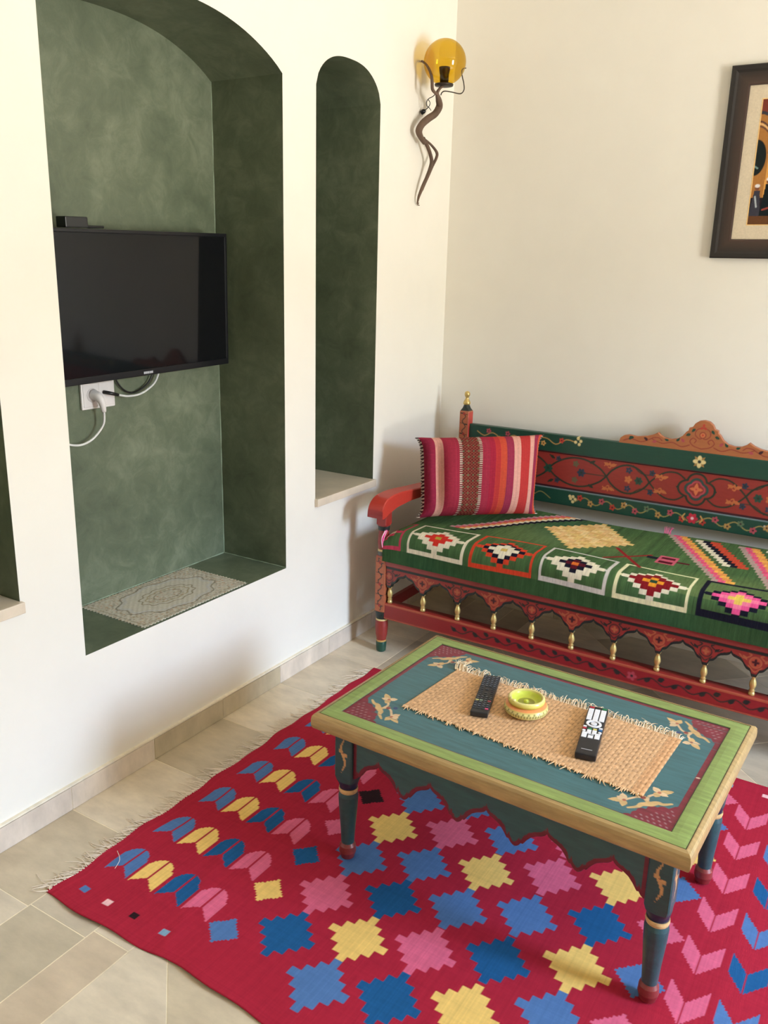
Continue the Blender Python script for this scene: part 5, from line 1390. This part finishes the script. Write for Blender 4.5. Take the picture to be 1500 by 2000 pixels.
# ------------------------------------------------------------------ framed picture
FX0, FX1, FZ0, FZ1 = 1.112, 1.898, 1.566, 2.214
fxc, fzc = (FX0 + FX1) / 2, (FZ0 + FZ1) / 2
po_ = (fxc, 0.0, fzc)
pic = tag(empty('framed_picture', po_), 'dark wooden picture frame with a beige mat and an arcade scene above the bench', 'picture')
DK = C3(30, 26, 25); BRW = C3(64, 49, 41)
pf = [(0.0, -0.002, DK), (0.0, -0.028, DK), (0.004, -0.032, DK), (0.016, -0.030, DK), (0.024, -0.025, C3(36, 30, 28)), (0.040, -0.0225, BRW * .7), (0.056, -0.022, BRW), (0.062, -0.023, C3(70, 50, 42)), (0.066, -0.021, C3(60, 42, 36)), (0.067, -0.012, DK)]
V, F, cc = rect_loft('f', (FX1 - FX0) / 2, (FZ1 - FZ0) / 2, pf, None, None)
V = [(v[0], v[2] * 0.62 - 0.001, v[1]) for v in V]; F = [tuple(reversed(f)) for f in F]
obj('frame', np.array(V), F, M_attr, pic, z6, np.array(cc))
hx, hz = (FX1 - FX0) / 2 - 0.064, (FZ1 - FZ0) / 2 - 0.064
ix, iz0, iz1 = hx - 0.051, 1.684 - fzc, 2.100 - fzc
m = MB()
for (x0, x1, z0, z1) in ((-hx, hx, iz1, hz), (-hx, hx, -hz, iz0), (-hx, -ix, iz0, iz1), (ix, hx, iz0, iz1)):
    m.box(x0, x1, -0.0085, -0.0060, z0, z1, C3(212, 198, 174))
for (x0, x1, z0, z1) in ((-ix - .003, ix + .003, iz1, iz1 + .003), (-ix - .003, ix + .003, iz0 - .003, iz0), (-ix - .003, -ix, iz0, iz1), (ix, ix + .003, iz0, iz1)):
    m.box(x0, x1, -0.0090, -0.0078, z0, z1, C3(236, 196, 130))
m.build('mount', M_lace, pic, z6)
pc_ = Cv(-ix, ix, iz0, iz1, 0.002, C3(168, 116, 62))
def AP(x, z): return (-ix + x, iz0 + z)      # from lower-left corner of the print
W_, H_ = 2 * ix, iz1 - iz0
pc_.poly([AP(0, H_), AP(W_, H_), AP(W_, H_ - 0.05), AP(0, H_ - 0.05)], C3(120, 60, 48))
for c in range(5):
    x = 0.055 + c * 0.115
    pc_.poly([AP(x - 0.016, 0.06), AP(x + 0.008, 0.06), AP(x + 0.006, 0.24), AP(x - 0.014, 0.24)], C3(214, 158, 84))
    pc_.dot(*AP(x - 0.055, 0.225), 0.034, C3(34, 40, 40), 0.060)
    pc_.line([AP(x - 0.06, 0.20), AP(x - 0.045, 0.19)], 0.005, C3(120, 150, 146))
    for k, cc_ in ((0.0, C3(84, 62, 58)), (0.008, C3(222, 180, 124)), (0.016, C3(100, 70, 60))):
        pc_.line([AP(x - 0.115 + k, 0.24), AP(x - 0.10, 0.31 - k), AP(x - 0.057, 0.345 - k), AP(x - 0.014, 0.31 - k), AP(x - k, 0.24)], 0.005, cc_, 5)
    pc_.line([AP(x - 0.10, 0.36), AP(x - 0.055, 0.374), AP(x - 0.01, 0.355)], 0.010, C3(60, 60, 66), 5)
pc_.poly([AP(0, 0), AP(W_, 0), AP(W_, 0.05), AP(0, 0.04)], C3(100, 66, 42))
pc_.poly([AP(0, 0.03), AP(W_, 0.045), AP(W_, 0.11), AP(0, 0.09)], C3(40, 32, 36))
for i in range(15):
    x = 0.018 + i * 0.036; h = 0.115 + 0.022 * ((i * 7) % 3)
    pc_.poly([AP(x - 0.020, 0.03), AP(x + 0.020, 0.03), AP(x + 0.010, h), AP(x - 0.008, h)], rnd.choice([C3(26, 34, 36), C3(44, 30, 40), C3(60, 60, 70), C3(30, 30, 52)]))
    pc_.dot(*AP(x, h + 0.008), 0.0075, C3(120, 76, 60)); pc_.dot(*AP(x, h + 0.016), 0.0085, C3(226, 220, 220), 0.006)
    if i % 2 == 0: pc_.line([AP(x - 0.004, h - 0.02), AP(x + 0.004, h - 0.055)], 0.005, C3(180, 190, 196))
    if i % 3 == 1: pc_.line([AP(x - 0.01, 0.05), AP(x + 0.02, 0.06)], 0.006, C3(150, 70, 60))
X, Y = np.meshgrid(pc_.X, pc_.Y, indexing='ij'); n, mm = X.shape
obj('print', np.stack([X, np.full(X.shape, -0.0064), Y], -1).reshape(-1, 3), grid_faces(n, mm), M_lace, pic, z6, pc_.A.reshape(-1, 3))
m = MB(); m.box(-hx, hx, -0.0056, -0.0012, -hz, hz, C3(120, 96, 70)); m.build('backing_board', M_attr, pic, z6)
